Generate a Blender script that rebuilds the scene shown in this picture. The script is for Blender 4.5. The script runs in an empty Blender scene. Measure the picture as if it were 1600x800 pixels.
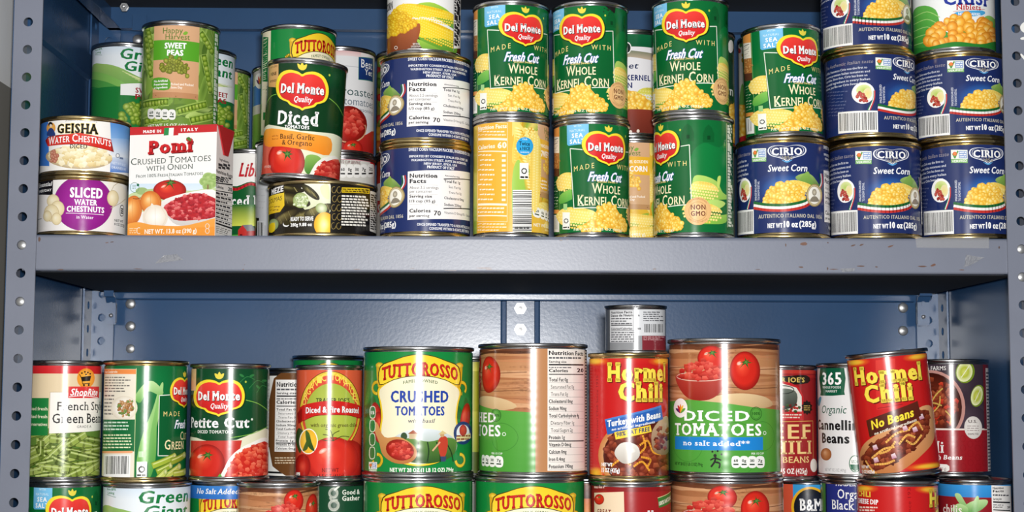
import bpy, math, random
import numpy as np
from mathutils import Matrix, Vector
from mathutils.geometry import tessellate_polygon
SC = bpy.context.scene
COL = SC.collection
PI = math.pi

# ------------------------------------------------------------------ camera
F = 2427.0                       # focal length in pixels of the 1600 x 800 frame
CAM = Vector((-0.036, -1.445, 1.30))
YAW, PITCH, ROLL = math.atan(45/F), math.atan(213/F), math.radians(0.14)
cam_m = Matrix.Rotation(-YAW, 4, 'Z') @ Matrix.Rotation(PI/2 + PITCH, 4, 'X') @ Matrix.Rotation(ROLL, 4, 'Z')
cd = bpy.data.cameras.new('camera')
cd.sensor_fit = 'HORIZONTAL'; cd.sensor_width = 36.0; cd.lens = F/1600*36.0
cd.clip_start = 0.05; cd.clip_end = 50
cam = bpy.data.objects.new('camera', cd); COL.objects.link(cam)
cam.matrix_world = Matrix.Translation(CAM) @ cam_m
SC.camera = cam

# ------------------------------------------------------------------ world, flash, exposure
w = bpy.data.worlds.new('room'); SC.world = w; w.use_nodes = True
w.node_tree.nodes['Background'].inputs[0].default_value = (0.92, 0.95, 1.0, 1)
w.node_tree.nodes['Background'].inputs[1].default_value = 0.11
fl = bpy.data.lights.new('camera_flash', 'AREA'); fl.shape = 'RECTANGLE'; fl.size = 0.075; fl.size_y = 0.045
fl.energy = 24; fl.color = (1.0, 0.985, 0.96)
flo = bpy.data.objects.new('camera_flash', fl); COL.objects.link(flo)
flo.location = CAM + Vector((0.03, -0.02, 0.058))
flo.rotation_euler = (PI/2 + 0.02, 0, 0)
rl = bpy.data.lights.new('ceiling_lamp', 'AREA'); rl.shape = 'RECTANGLE'; rl.size = 1.2; rl.size_y = 0.6; rl.energy = 2
rlo = bpy.data.objects.new('ceiling_lamp', rl); COL.objects.link(rlo)
rlo.location = (0.2, -1.5, 2.9); rlo.rotation_euler = (math.radians(20), 0, 0)
vs = SC.view_settings
vs.view_transform = 'Standard'; vs.look = 'None'; vs.exposure = 0.0; vs.gamma = 1.0; vs.use_curve_mapping = False

def ray(px, py):
    return (cam_m.to_3x3() @ Vector(((px-800)/F, -(py-400)/F, -1))).normalized()
def P(px, py, Y):                # the point at depth Y that the photograph shows at (px, py)
    d = ray(px, py); return CAM + d*((Y-CAM.y)/d.y)

# ------------------------------------------------------------------ colours and materials
def lin(c):
    c = c.lstrip('#')
    if len(c) == 3: c = ''.join(x*2 for x in c)
    v = [int(c[i:i+2], 16)/255 for i in (0, 2, 4)]
    return np.array([x/12.92 if x <= .04045 else ((x+.055)/1.055)**2.4 for x in v])
def mat(name, col, rough=.4, metal=0., noise=None, bump=None, coat=0., attr=False, spec=.5, alpha=None):
    m = bpy.data.materials.new(name); m.use_nodes = True
    nt = m.node_tree; b = nt.nodes['Principled BSDF']; L = nt.links
    c = lin(col) if isinstance(col, str) else col
    b.inputs['Base Color'].default_value = (*c, 1); b.inputs['Roughness'].default_value = rough
    b.inputs['Metallic'].default_value = metal; b.inputs['Specular IOR Level'].default_value = spec
    b.inputs['Coat Weight'].default_value = coat
    if alpha: b.inputs['Alpha'].default_value = alpha
    src = None
    if attr:
        a = nt.nodes.new('ShaderNodeAttribute'); a.attribute_name = 'ink'; src = a.outputs['Color']
        L.new(src, b.inputs['Base Color'])
    tc = nt.nodes.new('ShaderNodeTexCoord')
    if noise:                    # (scale, amount): mottling of the paint
        n = nt.nodes.new('ShaderNodeTexNoise'); n.inputs['Scale'].default_value = noise[0]; n.inputs['Detail'].default_value = 5
        L.new(tc.outputs['Object'], n.inputs['Vector'])
        mr = nt.nodes.new('ShaderNodeMapRange'); mr.inputs['From Min'].default_value = .3; mr.inputs['From Max'].default_value = .7
        mr.inputs['To Min'].default_value = 1-noise[1]; mr.inputs['To Max'].default_value = 1+noise[1]
        L.new(n.outputs['Fac'], mr.inputs['Value'])
        mx = nt.nodes.new('ShaderNodeVectorMath'); mx.operation = 'SCALE'
        if src is None: mx.inputs[0].default_value = c
        else: L.new(src, mx.inputs[0])
        L.new(mr.outputs['Result'], mx.inputs['Scale']); L.new(mx.outputs['Vector'], b.inputs['Base Color'])
    if bump:                     # (kind, scale, strength)
        if bump[0] == 'bead':
            t = nt.nodes.new('ShaderNodeTexWave'); t.wave_type = 'BANDS'; t.bands_direction = 'Z'
        else:
            t = nt.nodes.new('ShaderNodeTexNoise'); t.inputs['Detail'].default_value = 3
        t.inputs['Scale'].default_value = bump[1]; L.new(tc.outputs['Object'], t.inputs['Vector'])
        bp = nt.nodes.new('ShaderNodeBump'); bp.inputs['Strength'].default_value = bump[2]; bp.inputs['Distance'].default_value = .001
        L.new(t.outputs['Fac'], bp.inputs['Height']); L.new(bp.outputs['Normal'], b.inputs['Normal'])
    return m
M = dict(
    label=mat('printed_paper_label', '#ffffff', .22, attr=True, spec=.42, bump=('noise', 60, .10)),
    beaded=mat('printed_label_on_beaded_can', '#ffffff', .2, attr=True, spec=.42, bump=('bead', 42, .025)),
    litho=mat('printed_can_lacquer', '#ffffff', .2, attr=True, spec=.6, bump=('noise', 40, .05)),
    carton=mat('printed_carton', '#ffffff', .4, attr=True, spec=.4),
    steel=mat('tin_plate', '#b9b9bb', .24, 1., noise=(90, .08)),
    gold=mat('gold_lacquered_tin', '#c9b483', .24, 1., noise=(90, .08)),
    paint=mat('grey_shelf_enamel', '#757a89', .38, noise=(14, .06), bump=('noise', 350, .06), attr=False),
    lip=mat('worn_grey_shelf_enamel', '#757a89', .36, noise=(14, .05), bump=('noise', 350, .06), attr=True),
    blue=mat('blue_grey_enamel', '#2f4f76', .25, noise=(9, .10), bump=('noise', 260, .05)),
    underside_shade=mat('painted_underside_shade', '#22262d', .75, noise=(12, .1)),  # near-black matte: the shade beneath the shelves is put into this colour
    zinc=mat('zinc_plated_steel', '#c4c5c6', .42, .8),
    wallw=mat('white_wall_paint', '#efefed', .7, noise=(5, .04), bump=('noise', 60, .1)),
    wallg=mat('grey_wall_paint', '#85827b', .6, noise=(5, .04), bump=('noise', 60, .1)),
    floor=mat('grey_floor', '#6f6d68', .5, noise=(7, .15)),
    tape=mat('clear_tape', '#cfcfce', .14, alpha=.16),
)

# ------------------------------------------------------------------ object helpers
def mesh_obj(name, me, m, parent=None):
    if m is not None: me.materials.append(m)
    o = bpy.data.objects.new(name, me); COL.objects.link(o)
    if parent: o.parent = parent
    return o
def empty(name, loc=(0, 0, 0)):
    o = bpy.data.objects.new(name, None); COL.objects.link(o); o.location = loc; o.empty_display_size = .02
    return o
def tag(o, label, cat, group=None):
    o['label'] = label; o['category'] = cat
    if group: o['group'] = group
class MB:                        # a small mesh builder
    def __init__(s): s.v = []; s.f = []; s.sm = []
    def quad(s, a, b, c, d, sm=False):
        n = len(s.v); s.v += [a, b, c, d]; s.f.append((n, n+1, n+2, n+3)); s.sm.append(sm)
    def box(s, x0, x1, y0, y1, z0, z1):
        n = len(s.v)
        s.v += [(x, y, z) for z in (z0, z1) for y in (y0, y1) for x in (x0, x1)]
        for f in ((0, 2, 3, 1), (4, 5, 7, 6), (0, 1, 5, 4), (2, 6, 7, 3), (0, 4, 6, 2), (1, 3, 7, 5)):
            s.f.append(tuple(n+i for i in f)); s.sm.append(False)
    def sweep(s, prof, a, b, closed=False, sm=False):   # profile (2D pairs given by fn) swept: prof = list of points at end a and at end b
        n = len(s.v); k = len(prof); s.v += [tuple(a(p)) for p in prof] + [tuple(b(p)) for p in prof]
        for i in range(k if closed else k-1):
            j = (i+1) % k; s.f.append((n+i, n+j, n+k+j, n+k+i)); s.sm.append(sm)
        if closed:
            s.f.append(tuple(n+i for i in range(k))[::-1]); s.f.append(tuple(n+k+i for i in range(k))); s.sm += [False, False]
    def lathe(s, prof, seg=48, c=(0, 0, 0), axis='z', sm=True):
        n = len(s.v); k = len(prof)
        for i in range(seg):
            a = 2*PI*i/seg; ca, sa = math.cos(a), math.sin(a)
            for r, z in prof:
                p = (r*ca, r*sa, z) if axis == 'z' else (r*ca, -z, r*sa) if axis == 'y' else (z, r*ca, r*sa)
                s.v.append((p[0]+c[0], p[1]+c[1], p[2]+c[2]))
        for i in range(seg):
            j = (i+1) % seg
            for q in range(k-1):
                s.f.append((n+i*k+q, n+j*k+q, n+j*k+q+1, n+i*k+q+1)); s.sm.append(sm)
    def mesh(s, name):
        me = bpy.data.meshes.new(name); me.from_pydata(s.v, [], s.f)
        me.polygons.foreach_set('use_smooth', s.sm); me.update(); return me
    def build(s, name, m, parent=None): return mesh_obj(name, s.mesh(name), m, parent)
def sheet(name, pts2, th, m, parent, place):  # closed 2D outline extruded by th; place(u, v, w) -> xyz
    b = MB(); b.sweep(pts2, lambda p: place(p[0], p[1], 0), lambda p: place(p[0], p[1], th), closed=True)
    return b.build(name, m, parent)
# ------------------------------------------------------------------ letters: outlines of the built-in font, laid out and thickened here
_tc = bpy.data.curves.new('letters', 'FONT'); _tc.resolution_u = 2
_to = bpy.data.objects.new('letters', _tc); COL.objects.link(_to)
def _raw(sx):
    _tc.body = sx; me = _to.to_mesh(); me.calc_loop_triangles()
    v = np.array([x.co[:2] for x in me.vertices]).reshape(-1, 2)
    t = np.array([x.vertices[:] for x in me.loop_triangles], int).reshape(-1, 3)
    _to.to_mesh_clear(); return v, t
_H = _raw('H')[0]; CAPH = _H[:, 1].max(); _HW = _H[:, 0].max()
_gl = {}
def glyph(ch):
    if ch in _gl: return _gl[ch]
    if ch == ' ':
        g = (np.zeros((0, 2)), np.zeros((0, 3), int), [], .30)
    else:
        v, t = _raw(ch); v2, _ = _raw(ch+'H'); adv = (v2[:, 0].max()-_HW)/CAPH; v = v/CAPH
        v, inv = np.unique(np.round(v, 4), axis=0, return_inverse=True); t = inv.reshape(-1)[t]
        t = t[(t[:, 0] != t[:, 1]) & (t[:, 1] != t[:, 2]) & (t[:, 0] != t[:, 2])]
        A = v[t]; sg = np.cross(A[:, 1]-A[:, 0], A[:, 2]-A[:, 0]); t = np.where(sg[:, None] < 0, t[:, [0, 2, 1]], t)
        ed = {}
        for a, b, c in t:
            for e in ((a, b), (b, c), (c, a)): ed[e] = ed.get(e, 0)+1
        bd = [(a, b) for (a, b) in ed if (b, a) not in ed]
        g = (v, t, bd, adv)
    _gl[ch] = g; return g
_st = {}
def shape(ch, bold, serif):      # triangles (n,3,2) of one letter in cap-height units
    k = (ch, round(bold, 3), round(serif, 3))
    if k in _st: return _st[k]
    v, t, bd, adv = glyph(ch); T = [v[t]] if len(t) else []
    if bold > 0 and bd:
        nn = {}
        for a, b in bd:
            d = v[b]-v[a]; l = math.hypot(*d) or 1; n = np.array((d[1], -d[0]))/l
            nn.setdefault(a, []).append(n); nn.setdefault(b, []).append(n)
        off = {}
        for i, ns in nn.items():
            m = sum(ns); l = math.hypot(*m)
            if l < .2: m = ns[0]; l = 1
            m = m/l; c = max(.55, float(np.dot(m, ns[0]))); off[i] = v[i]+m*np.array((1, .5))*bold/c
        q = []
        for a, b in bd: q += [(v[a], off[a], off[b]), (v[a], off[b], v[b])]
        T.append(np.array(q))
    if serif > 0 and bd:
        ymx = v[:, 1].max(); q = []
        for a, b in bd:
            if abs(v[a, 1]-v[b, 1]) > .006: continue
            x0, x1 = sorted((v[a, 0], v[b, 0])); L = x1-x0; y = v[a, 1]
            if L < .05: continue
            low = v[b, 0] > v[a, 0]          # counter-clockwise outline: a bottom edge runs to the right
            flat = abs(y) < .03 or abs(y-1) < .05 or abs(y-ymx) < .03 or .55 < y < .75 or y < -.1
            if not flat or L > .3: continue
            h = .075+bold*.6; s = serif+bold
            ya, yb = (y-bold, y+h) if low else (y-h, y+bold)
            x0 -= s; x1 += s
            q += [((x0, ya), (x1, ya), (x1, yb)), ((x0, ya), (x1, yb), (x0, yb))]
        if q: T.append(np.array(q))
    r = (np.concatenate(T) if T else np.zeros((0, 3, 2)), adv+2*bold*.75+serif*.7)
    _st[k] = r; return r
def layout(s, bold=0, serif=0, track=0, smallcaps=0):
    out, x = [], 0.
    for ch in s:
        sc = 1.
        if smallcaps and ch.islower(): ch = ch.upper(); sc = smallcaps
        T, adv = shape(ch, bold, serif)
        if len(T): out.append(T*sc+np.array((x, 0)))
        x += adv*sc+track
    T = np.concatenate(out) if out else np.zeros((0, 3, 2))
    if len(T):
        lo, hi = T[..., 0].min(), T[..., 0].max(); T = T-np.array((lo, 0)); return T, hi-lo
    return T, 1.

# ------------------------------------------------------------------ cutting triangles (n,3,k) at planes
def cut(T, ax, p):
    """split every triangle at its own plane p; returns (below, above)"""
    if len(T) == 0: return T, T
    p = np.broadcast_to(np.asarray(p, float), (len(T),)); e = 1e-7
    mn, mx = T[..., ax].min(1), T[..., ax].max(1)
    lo = mx <= p+e; hi = (mn >= p-e) & ~lo; cr = ~(lo | hi)
    C = T[cr]; q = p[cr]
    if len(C) == 0: return T[lo], T[hi]
    o = np.argsort(C[..., ax], axis=1); C = np.take_along_axis(C, o[..., None], 1)
    a, b, c = C[:, 0], C[:, 1], C[:, 2]
    def mix(u, v):
        f = np.clip((q-u[:, ax])/np.where(abs(v[:, ax]-u[:, ax]) < 1e-12, 1, v[:, ax]-u[:, ax]), 0, 1)[:, None]; return u+(v-u)*f
    ac = mix(a, c); bl = b[:, ax] <= q; bc = mix(b, c); ab = mix(a, b); st = lambda *x: np.stack(x, 1)
    below = np.concatenate([T[lo], st(a, b, ac)[bl], st(b, bc, ac)[bl], st(a, ab, ac)[~bl]])
    above = np.concatenate([T[hi], st(bc, c, ac)[bl], st(ab, b, ac)[~bl], st(b, c, ac)[~bl]])
    return below, above
def box_clip(T, x0, y0, x1, y1):
    T = cut(T, 0, x0)[1]; T = cut(T, 0, x1)[0]; T = cut(T, 1, y0)[1]; return cut(T, 1, y1)[0]
def facets(T, d):
    done = []
    while len(T):
        p = (np.floor(T[..., 0].min(1)/d+1e-5)+1)*d
        b, T = cut(T, 0, p); done.append(b)
    return np.concatenate(done)

def lerp(a, b, t): return a+(b-a)*t
def smooth(pts, n=5, closed=True):   # Catmull-Rom through the points
    pts = [np.array(p, float) for p in pts]; k = len(pts); out = []
    for i in range(k if closed else k-1):
        g = (lambda j: pts[j % k]) if closed else (lambda j: pts[min(max(j, 0), k-1)])
        a, b, c, d = g(i-1), g(i), g(i+1), g(i+2)
        for j in range(n):
            t = j/n; out.append(.5*((2*b)+(c-a)*t+(2*a-5*b+4*c-d)*t*t+(3*b-a-3*c+d)*t**3))
    if not closed: out.append(pts[-1])
    return [tuple(p) for p in out]
HZ = 613.0
R_ = random.Random(5)
class Art:
    """A printed surface. Drawing is given in the pixel frame of the photograph for one can that shows it
    (x0, x1 its sides, yt, yb its ends) and unrolled onto the label in millimetres."""
    flat = False
    def __init__(s, R, H, ref, bg='#ffffff', edge=5.0):
        s.R, s.H, s.edge = R, H, edge; s.T = []; s.z = 0; s.clip = None; s.ref(*ref)
        s.W = PI*R
        s.tri([[(-s.W, 0), (s.W, 0), (s.W, H)], [(-s.W, 0), (s.W, H), (-s.W, H)]], bg)
    def ref(s, x0, x1, yt, yb, rot=0, lean=0):
        s.cx, s.hw, s.yt, s.yb, s.rot, s.lean = (x0+x1)/2, (x1-x0)/2, yt, yb, math.radians(rot), lean; s.mm = s.H/(yb-yt)
    def p(s, x, y):
        x = x-s.lean*(s.yb-y)/(s.yb-s.yt)
        t = max(-.995, min(.995, (x-s.cx)/s.hw)); a = math.asin(t)
        yf = HZ+(y-HZ)*(1+.025*(1-math.cos(a)))
        return (s.R*(a-s.rot), (s.yb-yf)*s.mm)
    def tri(s, T, col):          # col: one colour, or per-vertex array
        T = np.asarray(T, float)
        if len(T) == 0: return
        c = lin(col) if isinstance(col, str) else np.asarray(col)
        c = np.broadcast_to(c, T.shape[:2]+(3,))
        A = np.concatenate([T, np.full(T.shape[:2]+(1,), float(s.z)), c], 2)
        if s.clip: A = box_clip(A, *s.clip)
        s.T.append(A)
    def up(s): s.z += 1
    def setclip(s, x0=None, y0=0, x1=0, y1=0):
        if x0 is None: s.clip = None
        else:
            a, b = s.p(x0, y1), s.p(x1, y0); s.clip = (a[0], a[1], b[0], b[1])
    def uv(s, pts): return [s.p(*q) for q in pts]
    def P(s, pts, col, col2=None, up=True):     # polygon; col2: colour at the top (a printed blend)
        if up: s.up()
        q = s.uv(pts); v = [Vector((a, b, 0)) for a, b in q]
        tr = tessellate_polygon([v]); q = np.array(q); T = np.array([[q[i] for i in t] for t in tr])
        if len(T) == 0: return
        if col2:
            y = T[..., 1]; f = (y-q[:, 1].min())/max(1e-6, np.ptp(q[:, 1])); c = lerp(lin(col), lin(col2), f[..., None])
            s.tri(T, c)
        else: s.tri(T, col)
    def R4(s, x0, y0, x1, y1, col, col2=None): s.P([(x0, y1), (x1, y1), (x1, y0), (x0, y0)], col, col2)
    def E(s, cx, cy, rx, ry, cols, rot=0, n=22, off=(0, 0), up=True):   # ellipse; several colours blend from its middle out
        if up: s.up()
        if isinstance(cols, str): cols = [cols, cols]
        ca, sa = math.cos(math.radians(rot)), math.sin(math.radians(rot)); k = len(cols)-1
        rings = []
        for i in range(k+1):
            f = i/k; ox, oy = off[0]*(1-f), off[1]*(1-f)
            if i == 0: rings.append([s.p(cx+ox, cy+oy)]*n); continue
            rings.append([s.p(cx+ox+f*(rx*math.cos(a)*ca-ry*math.sin(a)*sa), cy+oy+f*(rx*math.cos(a)*sa+ry*math.sin(a)*ca)) for a in (2*PI*j/n for j in range(n))])
        T, C = [], []; L = [lin(c) for c in cols]
        for i in range(k):
            for j in range(n):
                m = (j+1) % n
                T.append((rings[i][j], rings[i+1][j], rings[i+1][m])); C.append((L[i], L[i+1], L[i+1]))
                if i: T.append((rings[i][j], rings[i+1][m], rings[i][m])); C.append((L[i], L[i+1], L[i]))
        s.tri(T, np.array(C))
    def ring(s, cx, cy, rx, ry, w, col, a0=0, a1=360, n=28):
        pts = [(cx+rx*math.cos(a), cy+ry*math.sin(a)) for a in np.radians(np.linspace(a0, a1, n+1))]; s.Ln(pts, w, col)
    def Ln(s, pts, wd, col, up=True):           # stroke of width wd pixels
        if up: s.up()
        T = []; q = np.array(s.uv(pts)); h = wd*s.mm/2
        for a, b in zip(q[:-1], q[1:]):
            d = b-a; l = math.hypot(*d)
            if l < 1e-9: continue
            d = d/l; n = np.array((-d[1], d[0]))*h; e = d*h*.4
            A, B, C, D = a-n-e, b-n+e, b+n+e, a+n-e; T += [(A, B, C), (A, C, D)]
        s.tri(T, col)
    def T_(s, txt, x0, x1, y, h, col, bold=0., serif=0., shear=0., ol=None, shadow=None, track=0., sc=0, rise=0., arch=0., up=True, vert=False):
        """text fitted between x0 and x1, baseline y, capitals h pixels high"""
        T, wd = layout(txt, bold, serif, track, sc)
        if len(T) == 0: return
        if vert:                 # reads upward: x0 is the baseline side, text runs from y up by x1 pixels
            b0 = s.p(x0, y); L = x1*s.mm; hm = h*s.mm
            def mp(T): return np.stack([b0[0]-T[..., 1]*hm, b0[1]+T[..., 0]*L/wd], -1)
        else:
            a, b = s.p(x0, y), s.p(x1, y); L = b[0]-a[0]; hm = h*s.mm
            mid = s.p((x0+x1)/2, y)
            def mp(T):
                f = T[..., 0]/wd; v = T[..., 1]
                r = rise*s.mm*(f-.5)+arch*s.mm*(1-(2*f-1)**2)
                return np.stack([a[0]+f*L+shear*v*hm, mid[1]+r+v*hm], -1)
        if shadow:
            s.up(); o = mp(T); o = o+np.array((shadow[0]*s.mm, -shadow[1]*s.mm)); s.tri(o, shadow[2])
        if ol:
            s.up(); T2, w2 = layout(txt, bold+ol[0], serif, track-2*ol[0]*.75, sc); k = wd/max(w2-2*ol[0], 1e-6)
            T2 = T2.copy(); T2[..., 0] = (T2[..., 0]-ol[0])*k; s.tri(mp(T2), ol[1])
        if up: s.up()
        s.tri(mp(T), col)
    def greek(s, x0, y0, x1, y1, n, col, wd=.45, seed=1, ragged=.3, center=False):   # small print too fine to read
        r = random.Random(seed); s.up(); T = []
        ph = (y1-y0)/n
        for i in range(n):
            y = y0+(i+.5)*ph; xe = x1-(x1-x0)*r.random()*ragged; xs = x0
            if center: d = (x1-xe)/2; xs, xe = x0+d, xe-d+0*d
            x = xs
            while x < xe-1:
                l = min(r.uniform(2, 7), xe-x); a, b = s.p(x, y+ph*wd/2), s.p(x+l, y-ph*wd/2)
                T += [((a[0], a[1]), (b[0], a[1]), (b[0], b[1])), ((a[0], a[1]), (b[0], b[1]), (a[0], b[1]))]; x += l+1.1
        s.tri(T, col)
    def bars(s, x0, y0, x1, y1, vertical=True, seed=1, paper='#f4f4f2', ink='#222222', pad=2, foot=4):
        s.R4(x0, y0, x1, y1, paper); r = random.Random(seed); s.up()
        if vertical:
            x = x0+pad
            while x < x1-pad-1:
                wd = r.choice((.5, .9, 1.3)); y2 = y1-foot if foot else y1-pad
                s.P([(x, y2), (x+wd, y2), (x+wd, y0+pad), (x, y0+pad)], ink, up=False); x += wd+r.choice((.6, 1., 1.5))
        else:
            y = y0+pad
            while y < y1-pad-1:
                wd = r.choice((.6, 1., 1.6)); s.P([(x0, y+wd), (x1, y+wd), (x1, y), (x0, y)], ink, up=False); y += wd+r.choice((.8, 1.2, 1.8))
    def pile(s, poly, n, rx, ry, cols, seed=1, layers=10, rot=(0, 180), nn=9, jit=.25, base=None):
        """many small rounded pieces heaped inside a polygon"""
        r = random.Random(seed); xs = [p[0] for p in poly]; ys = [p[1] for p in poly]; pts = []
        def inside(x, y):
            c = False; k = len(poly)
            for i in range(k):
                (xa, ya), (xb, yb) = poly[i], poly[i-1]
                if (ya > y) != (yb > y) and x < (xb-xa)*(y-ya)/(yb-ya)+xa: c = not c
            return c
        t = 0
        while len(pts) < n and t < n*40:
            t += 1; x, y = r.uniform(min(xs), max(xs)), r.uniform(min(ys), max(ys))
            if inside(x, y) and all((x-a)**2/rx**2+(y-b)**2/ry**2 > .55 for a, b in pts): pts.append((x, y))
        if base: s.P(poly, base)
        pts.sort(key=lambda q: q[1]); k = max(1, len(pts)//layers)
        for i, (x, y) in enumerate(pts):
            if i % k == 0: s.up()
            c = r.choice(cols); j = 1+r.uniform(-jit, jit)
            s.z += .02
            s.E(x, y, rx*j, ry*j, c, rot=r.uniform(*rot), n=nn, off=(-rx*.25, -ry*.25), up=False)
    def chunks(s, poly, n, sz, cols, seed=1, layers=10):   # angular diced pieces
        r = random.Random(seed); xs = [p[0] for p in poly]; ys = [p[1] for p in poly]; pts = []
        def inside(x, y):
            c = False; k = len(poly)
            for i in range(k):
                (xa, ya), (xb, yb) = poly[i], poly[i-1]
                if (ya > y) != (yb > y) and x < (xb-xa)*(y-ya)/(yb-ya)+xa: c = not c
            return c
        t = 0
        while len(pts) < n and t < n*40:
            t += 1; x, y = r.uniform(min(xs), max(xs)), r.uniform(min(ys), max(ys))
            if inside(x, y) and all((x-a)**2+(y-b)**2 > (sz*.55)**2 for a, b in pts): pts.append((x, y))
        pts.sort(key=lambda q: q[1]); k = max(1, len(pts)//layers)
        for i, (x, y) in enumerate(pts):
            if i % k == 0: s.up()
            s.z += .02
            a0 = r.uniform(0, 2*PI); m = r.choice((4, 5, 5)); c = r.choice(cols)
            pg = [(x+sz*r.uniform(.55, .9)*math.cos(a0+2*PI*j/m), y+sz*r.uniform(.5, .8)*math.sin(a0+2*PI*j/m)) for j in range(m)]
            s.P(pg, c[1], c[0], up=False)
    def mesh(s, name, d=2.0, Rl=None):
        A = np.concatenate(s.T); A = box_clip(A, -s.W, s.edge, s.W, s.H-s.edge); A = facets(A, d)
        u, v, z = A[..., 0], A[..., 1], A[..., 2]
        sg = (u[:, 1]-u[:, 0])*(v[:, 2]-v[:, 0])-(v[:, 1]-v[:, 0])*(u[:, 2]-u[:, 0])
        A = A[np.abs(sg) > 1e-9]; sg = sg[np.abs(sg) > 1e-9]; A[sg < 0] = A[sg < 0][:, [0, 2, 1]]
        V = A.reshape(-1, A.shape[-1]); u, v, z = V[:, 0], V[:, 1], V[:, 2]; r = (Rl or s.R)+z*.006
        k = np.floor(u/d+1e-6); f = u/d-k
        # vertices on facet borders; a triangle never crosses one, so its middle decides the facet
        km = np.repeat(np.floor(A[..., 0].mean(1)/d), 3); f = u/d-km; a0, a1 = km*d/s.R, (km+1)*d/s.R
        x = (np.sin(a0)*(1-f)+np.sin(a1)*f)*r; y = -(np.cos(a0)*(1-f)+np.cos(a1)*f)*r
        co = np.stack([x, y, v], 1)/1000
        th = u/s.R; nr = np.stack([np.sin(th), -np.cos(th), 0*th], 1)
        return tri_mesh(name, co, V[:, 3:6], nr)
def tri_mesh(name, co, col, nr):
    n = len(co); me = bpy.data.meshes.new(name)
    me.vertices.add(n); me.vertices.foreach_set('co', co.astype(np.float32).ravel())
    me.loops.add(n); me.loops.foreach_set('vertex_index', np.arange(n, dtype=np.int32))
    me.polygons.add(n//3); me.polygons.foreach_set('loop_start', np.arange(0, n, 3, dtype=np.int32))
    me.polygons.foreach_set('use_smooth', np.ones(n//3, bool)); me.update(calc_edges=True)
    at = me.color_attributes.new('ink', 'FLOAT_COLOR', 'POINT')
    at.data.foreach_set('color', np.concatenate([np.clip(col, 0, 1), np.ones((n, 1))], 1).astype(np.float32).ravel())
    me.normals_split_custom_set_from_vertices(nr.astype(np.float32).tolist())
    return me
class FlatArt(Art):              # the same drawing on a flat panel: corners q (pixel quad) -> w x h millimetres
    def __init__(s, w, h, quad, bg):
        s.w, s.h = w, h; s.T = []; s.z = 0; s.clip = None; s.q = [np.array(p, float) for p in quad]   # bl, br, tr, tl
        s.mm = h/(abs(quad[0][1]-quad[3][1])); s.tri([[(0, 0), (w, 0), (w, h)], [(0, 0), (w, h), (0, h)]], bg)
    def p(s, x, y):
        bl, br, tr, tl = s.q; u = v = .5; t = np.array((x, y))
        for _ in range(6):
            q = (bl*(1-u)+br*u)*(1-v)+(tl*(1-u)+tr*u)*v; e = t-q
            du = (br-bl)*(1-v)+(tr-tl)*v; dv = (tl-bl)*(1-u)+(tr-br)*u; D = du[0]*dv[1]-du[1]*dv[0]
            u += (e[0]*dv[1]-e[1]*dv[0])/D; v += (du[0]*e[1]-du[1]*e[0])/D
        return (u*s.w, v*s.h)
    def mesh(s, name, place, normal):
        A = box_clip(np.concatenate(s.T), 0, 0, s.w, s.h); u, v = A[..., 0], A[..., 1]
        sg = (u[:, 1]-u[:, 0])*(v[:, 2]-v[:, 0])-(v[:, 1]-v[:, 0])*(u[:, 2]-u[:, 0]); A[sg < 0] = A[sg < 0][:, [0, 2, 1]]
        V = A.reshape(-1, A.shape[-1]); co = np.array([place(a/1000, b/1000, c*.006/1000) for a, b, c in V[:, :3]])
        return tri_mesh(name, co, V[:, 3:6], np.broadcast_to(np.array(normal, float), co.shape))
# ------------------------------------------------------------------ motifs shared by several printed labels
RED, YEL, GRN, NAVY, CRM = '#d3212b', '#f4de35', '#0a6a33', '#16255a', '#efe6c8'
KER = [['#fff0a4', '#fdd35a', '#eeb238'], ['#ffeeb0', '#fbd966', '#ecb840'], ['#ffe68c', '#f9c84a', '#e3a530']]
KB = '#e6aa38'
TOM = [('#e0584a', '#b81f1c'), ('#cf3a30', '#a31618'), ('#e9705c', '#c42a24'), ('#d8473a', '#8f1214')]
PEA = [['#c2d46a', '#8fae3a', '#5d7d20'], ['#b4ca5c', '#86a634', '#55761d'], ['#ccd97e', '#9cb645', '#66852a']]
CHI = [('#8a3a24', '#5a1d12'), ('#a34a2c', '#6e2716'), ('#6e2a1a', '#431409'), ('#b35c3a', '#7c2f1b')]
def mirror(h): return [(x, y) for x, y in h]+[(-x, y) for x, y in h[::-1] if abs(x) > 1e-6]
SHIELD = smooth(mirror([(0, -.58), (.16, -.66), (.48, -.70), (.80, -.56), (.97, -.24), (.98, .08), (.88, .32), (.70, .42), (.56, .46), (.46, .56), (.26, .63), (.10, .67), (0, .73)]), 3)
def dm_logo(a, cx, cy, hw):
    a.P([(cx+x*hw*1.03+.8, cy+y*hw*1.03+1.2) for x, y in SHIELD], '#06301a')
    a.P([(cx+x*hw, cy+y*hw) for x, y in SHIELD], YEL)
    a.P([(cx+x*hw*.89, cy+.01*hw+y*hw*.87) for x, y in SHIELD], '#c8141f', '#ea4038')
    for r in (-38, 0, 38):
        q = math.radians(r); ox, oy = cx, cy-.72*hw
        pet = [(0, 0), (.07, -.13), (0, -.29), (-.07, -.13)]
        a.P(smooth([(ox+hw*(x*math.cos(q)-y*math.sin(q)), oy+hw*(x*math.sin(q)+y*math.cos(q))) for x, y in pet], 3), '#e6d54a')
    a.T_('Del Monte', cx-.80*hw, cx+.81*hw, cy+.09*hw, .32*hw, '#ffffff', bold=.075, serif=.05, shadow=(.9, 1.0, '#1d0a0c'))
    a.T_('Quality', cx-.33*hw, cx+.36*hw, cy+.42*hw, .20*hw, '#ffffff', bold=.03, serif=.05, shear=.22)
    a.E(cx+1.02*hw, cy-.62*hw, 1.4, 1.8, '#b8c94a')
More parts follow.
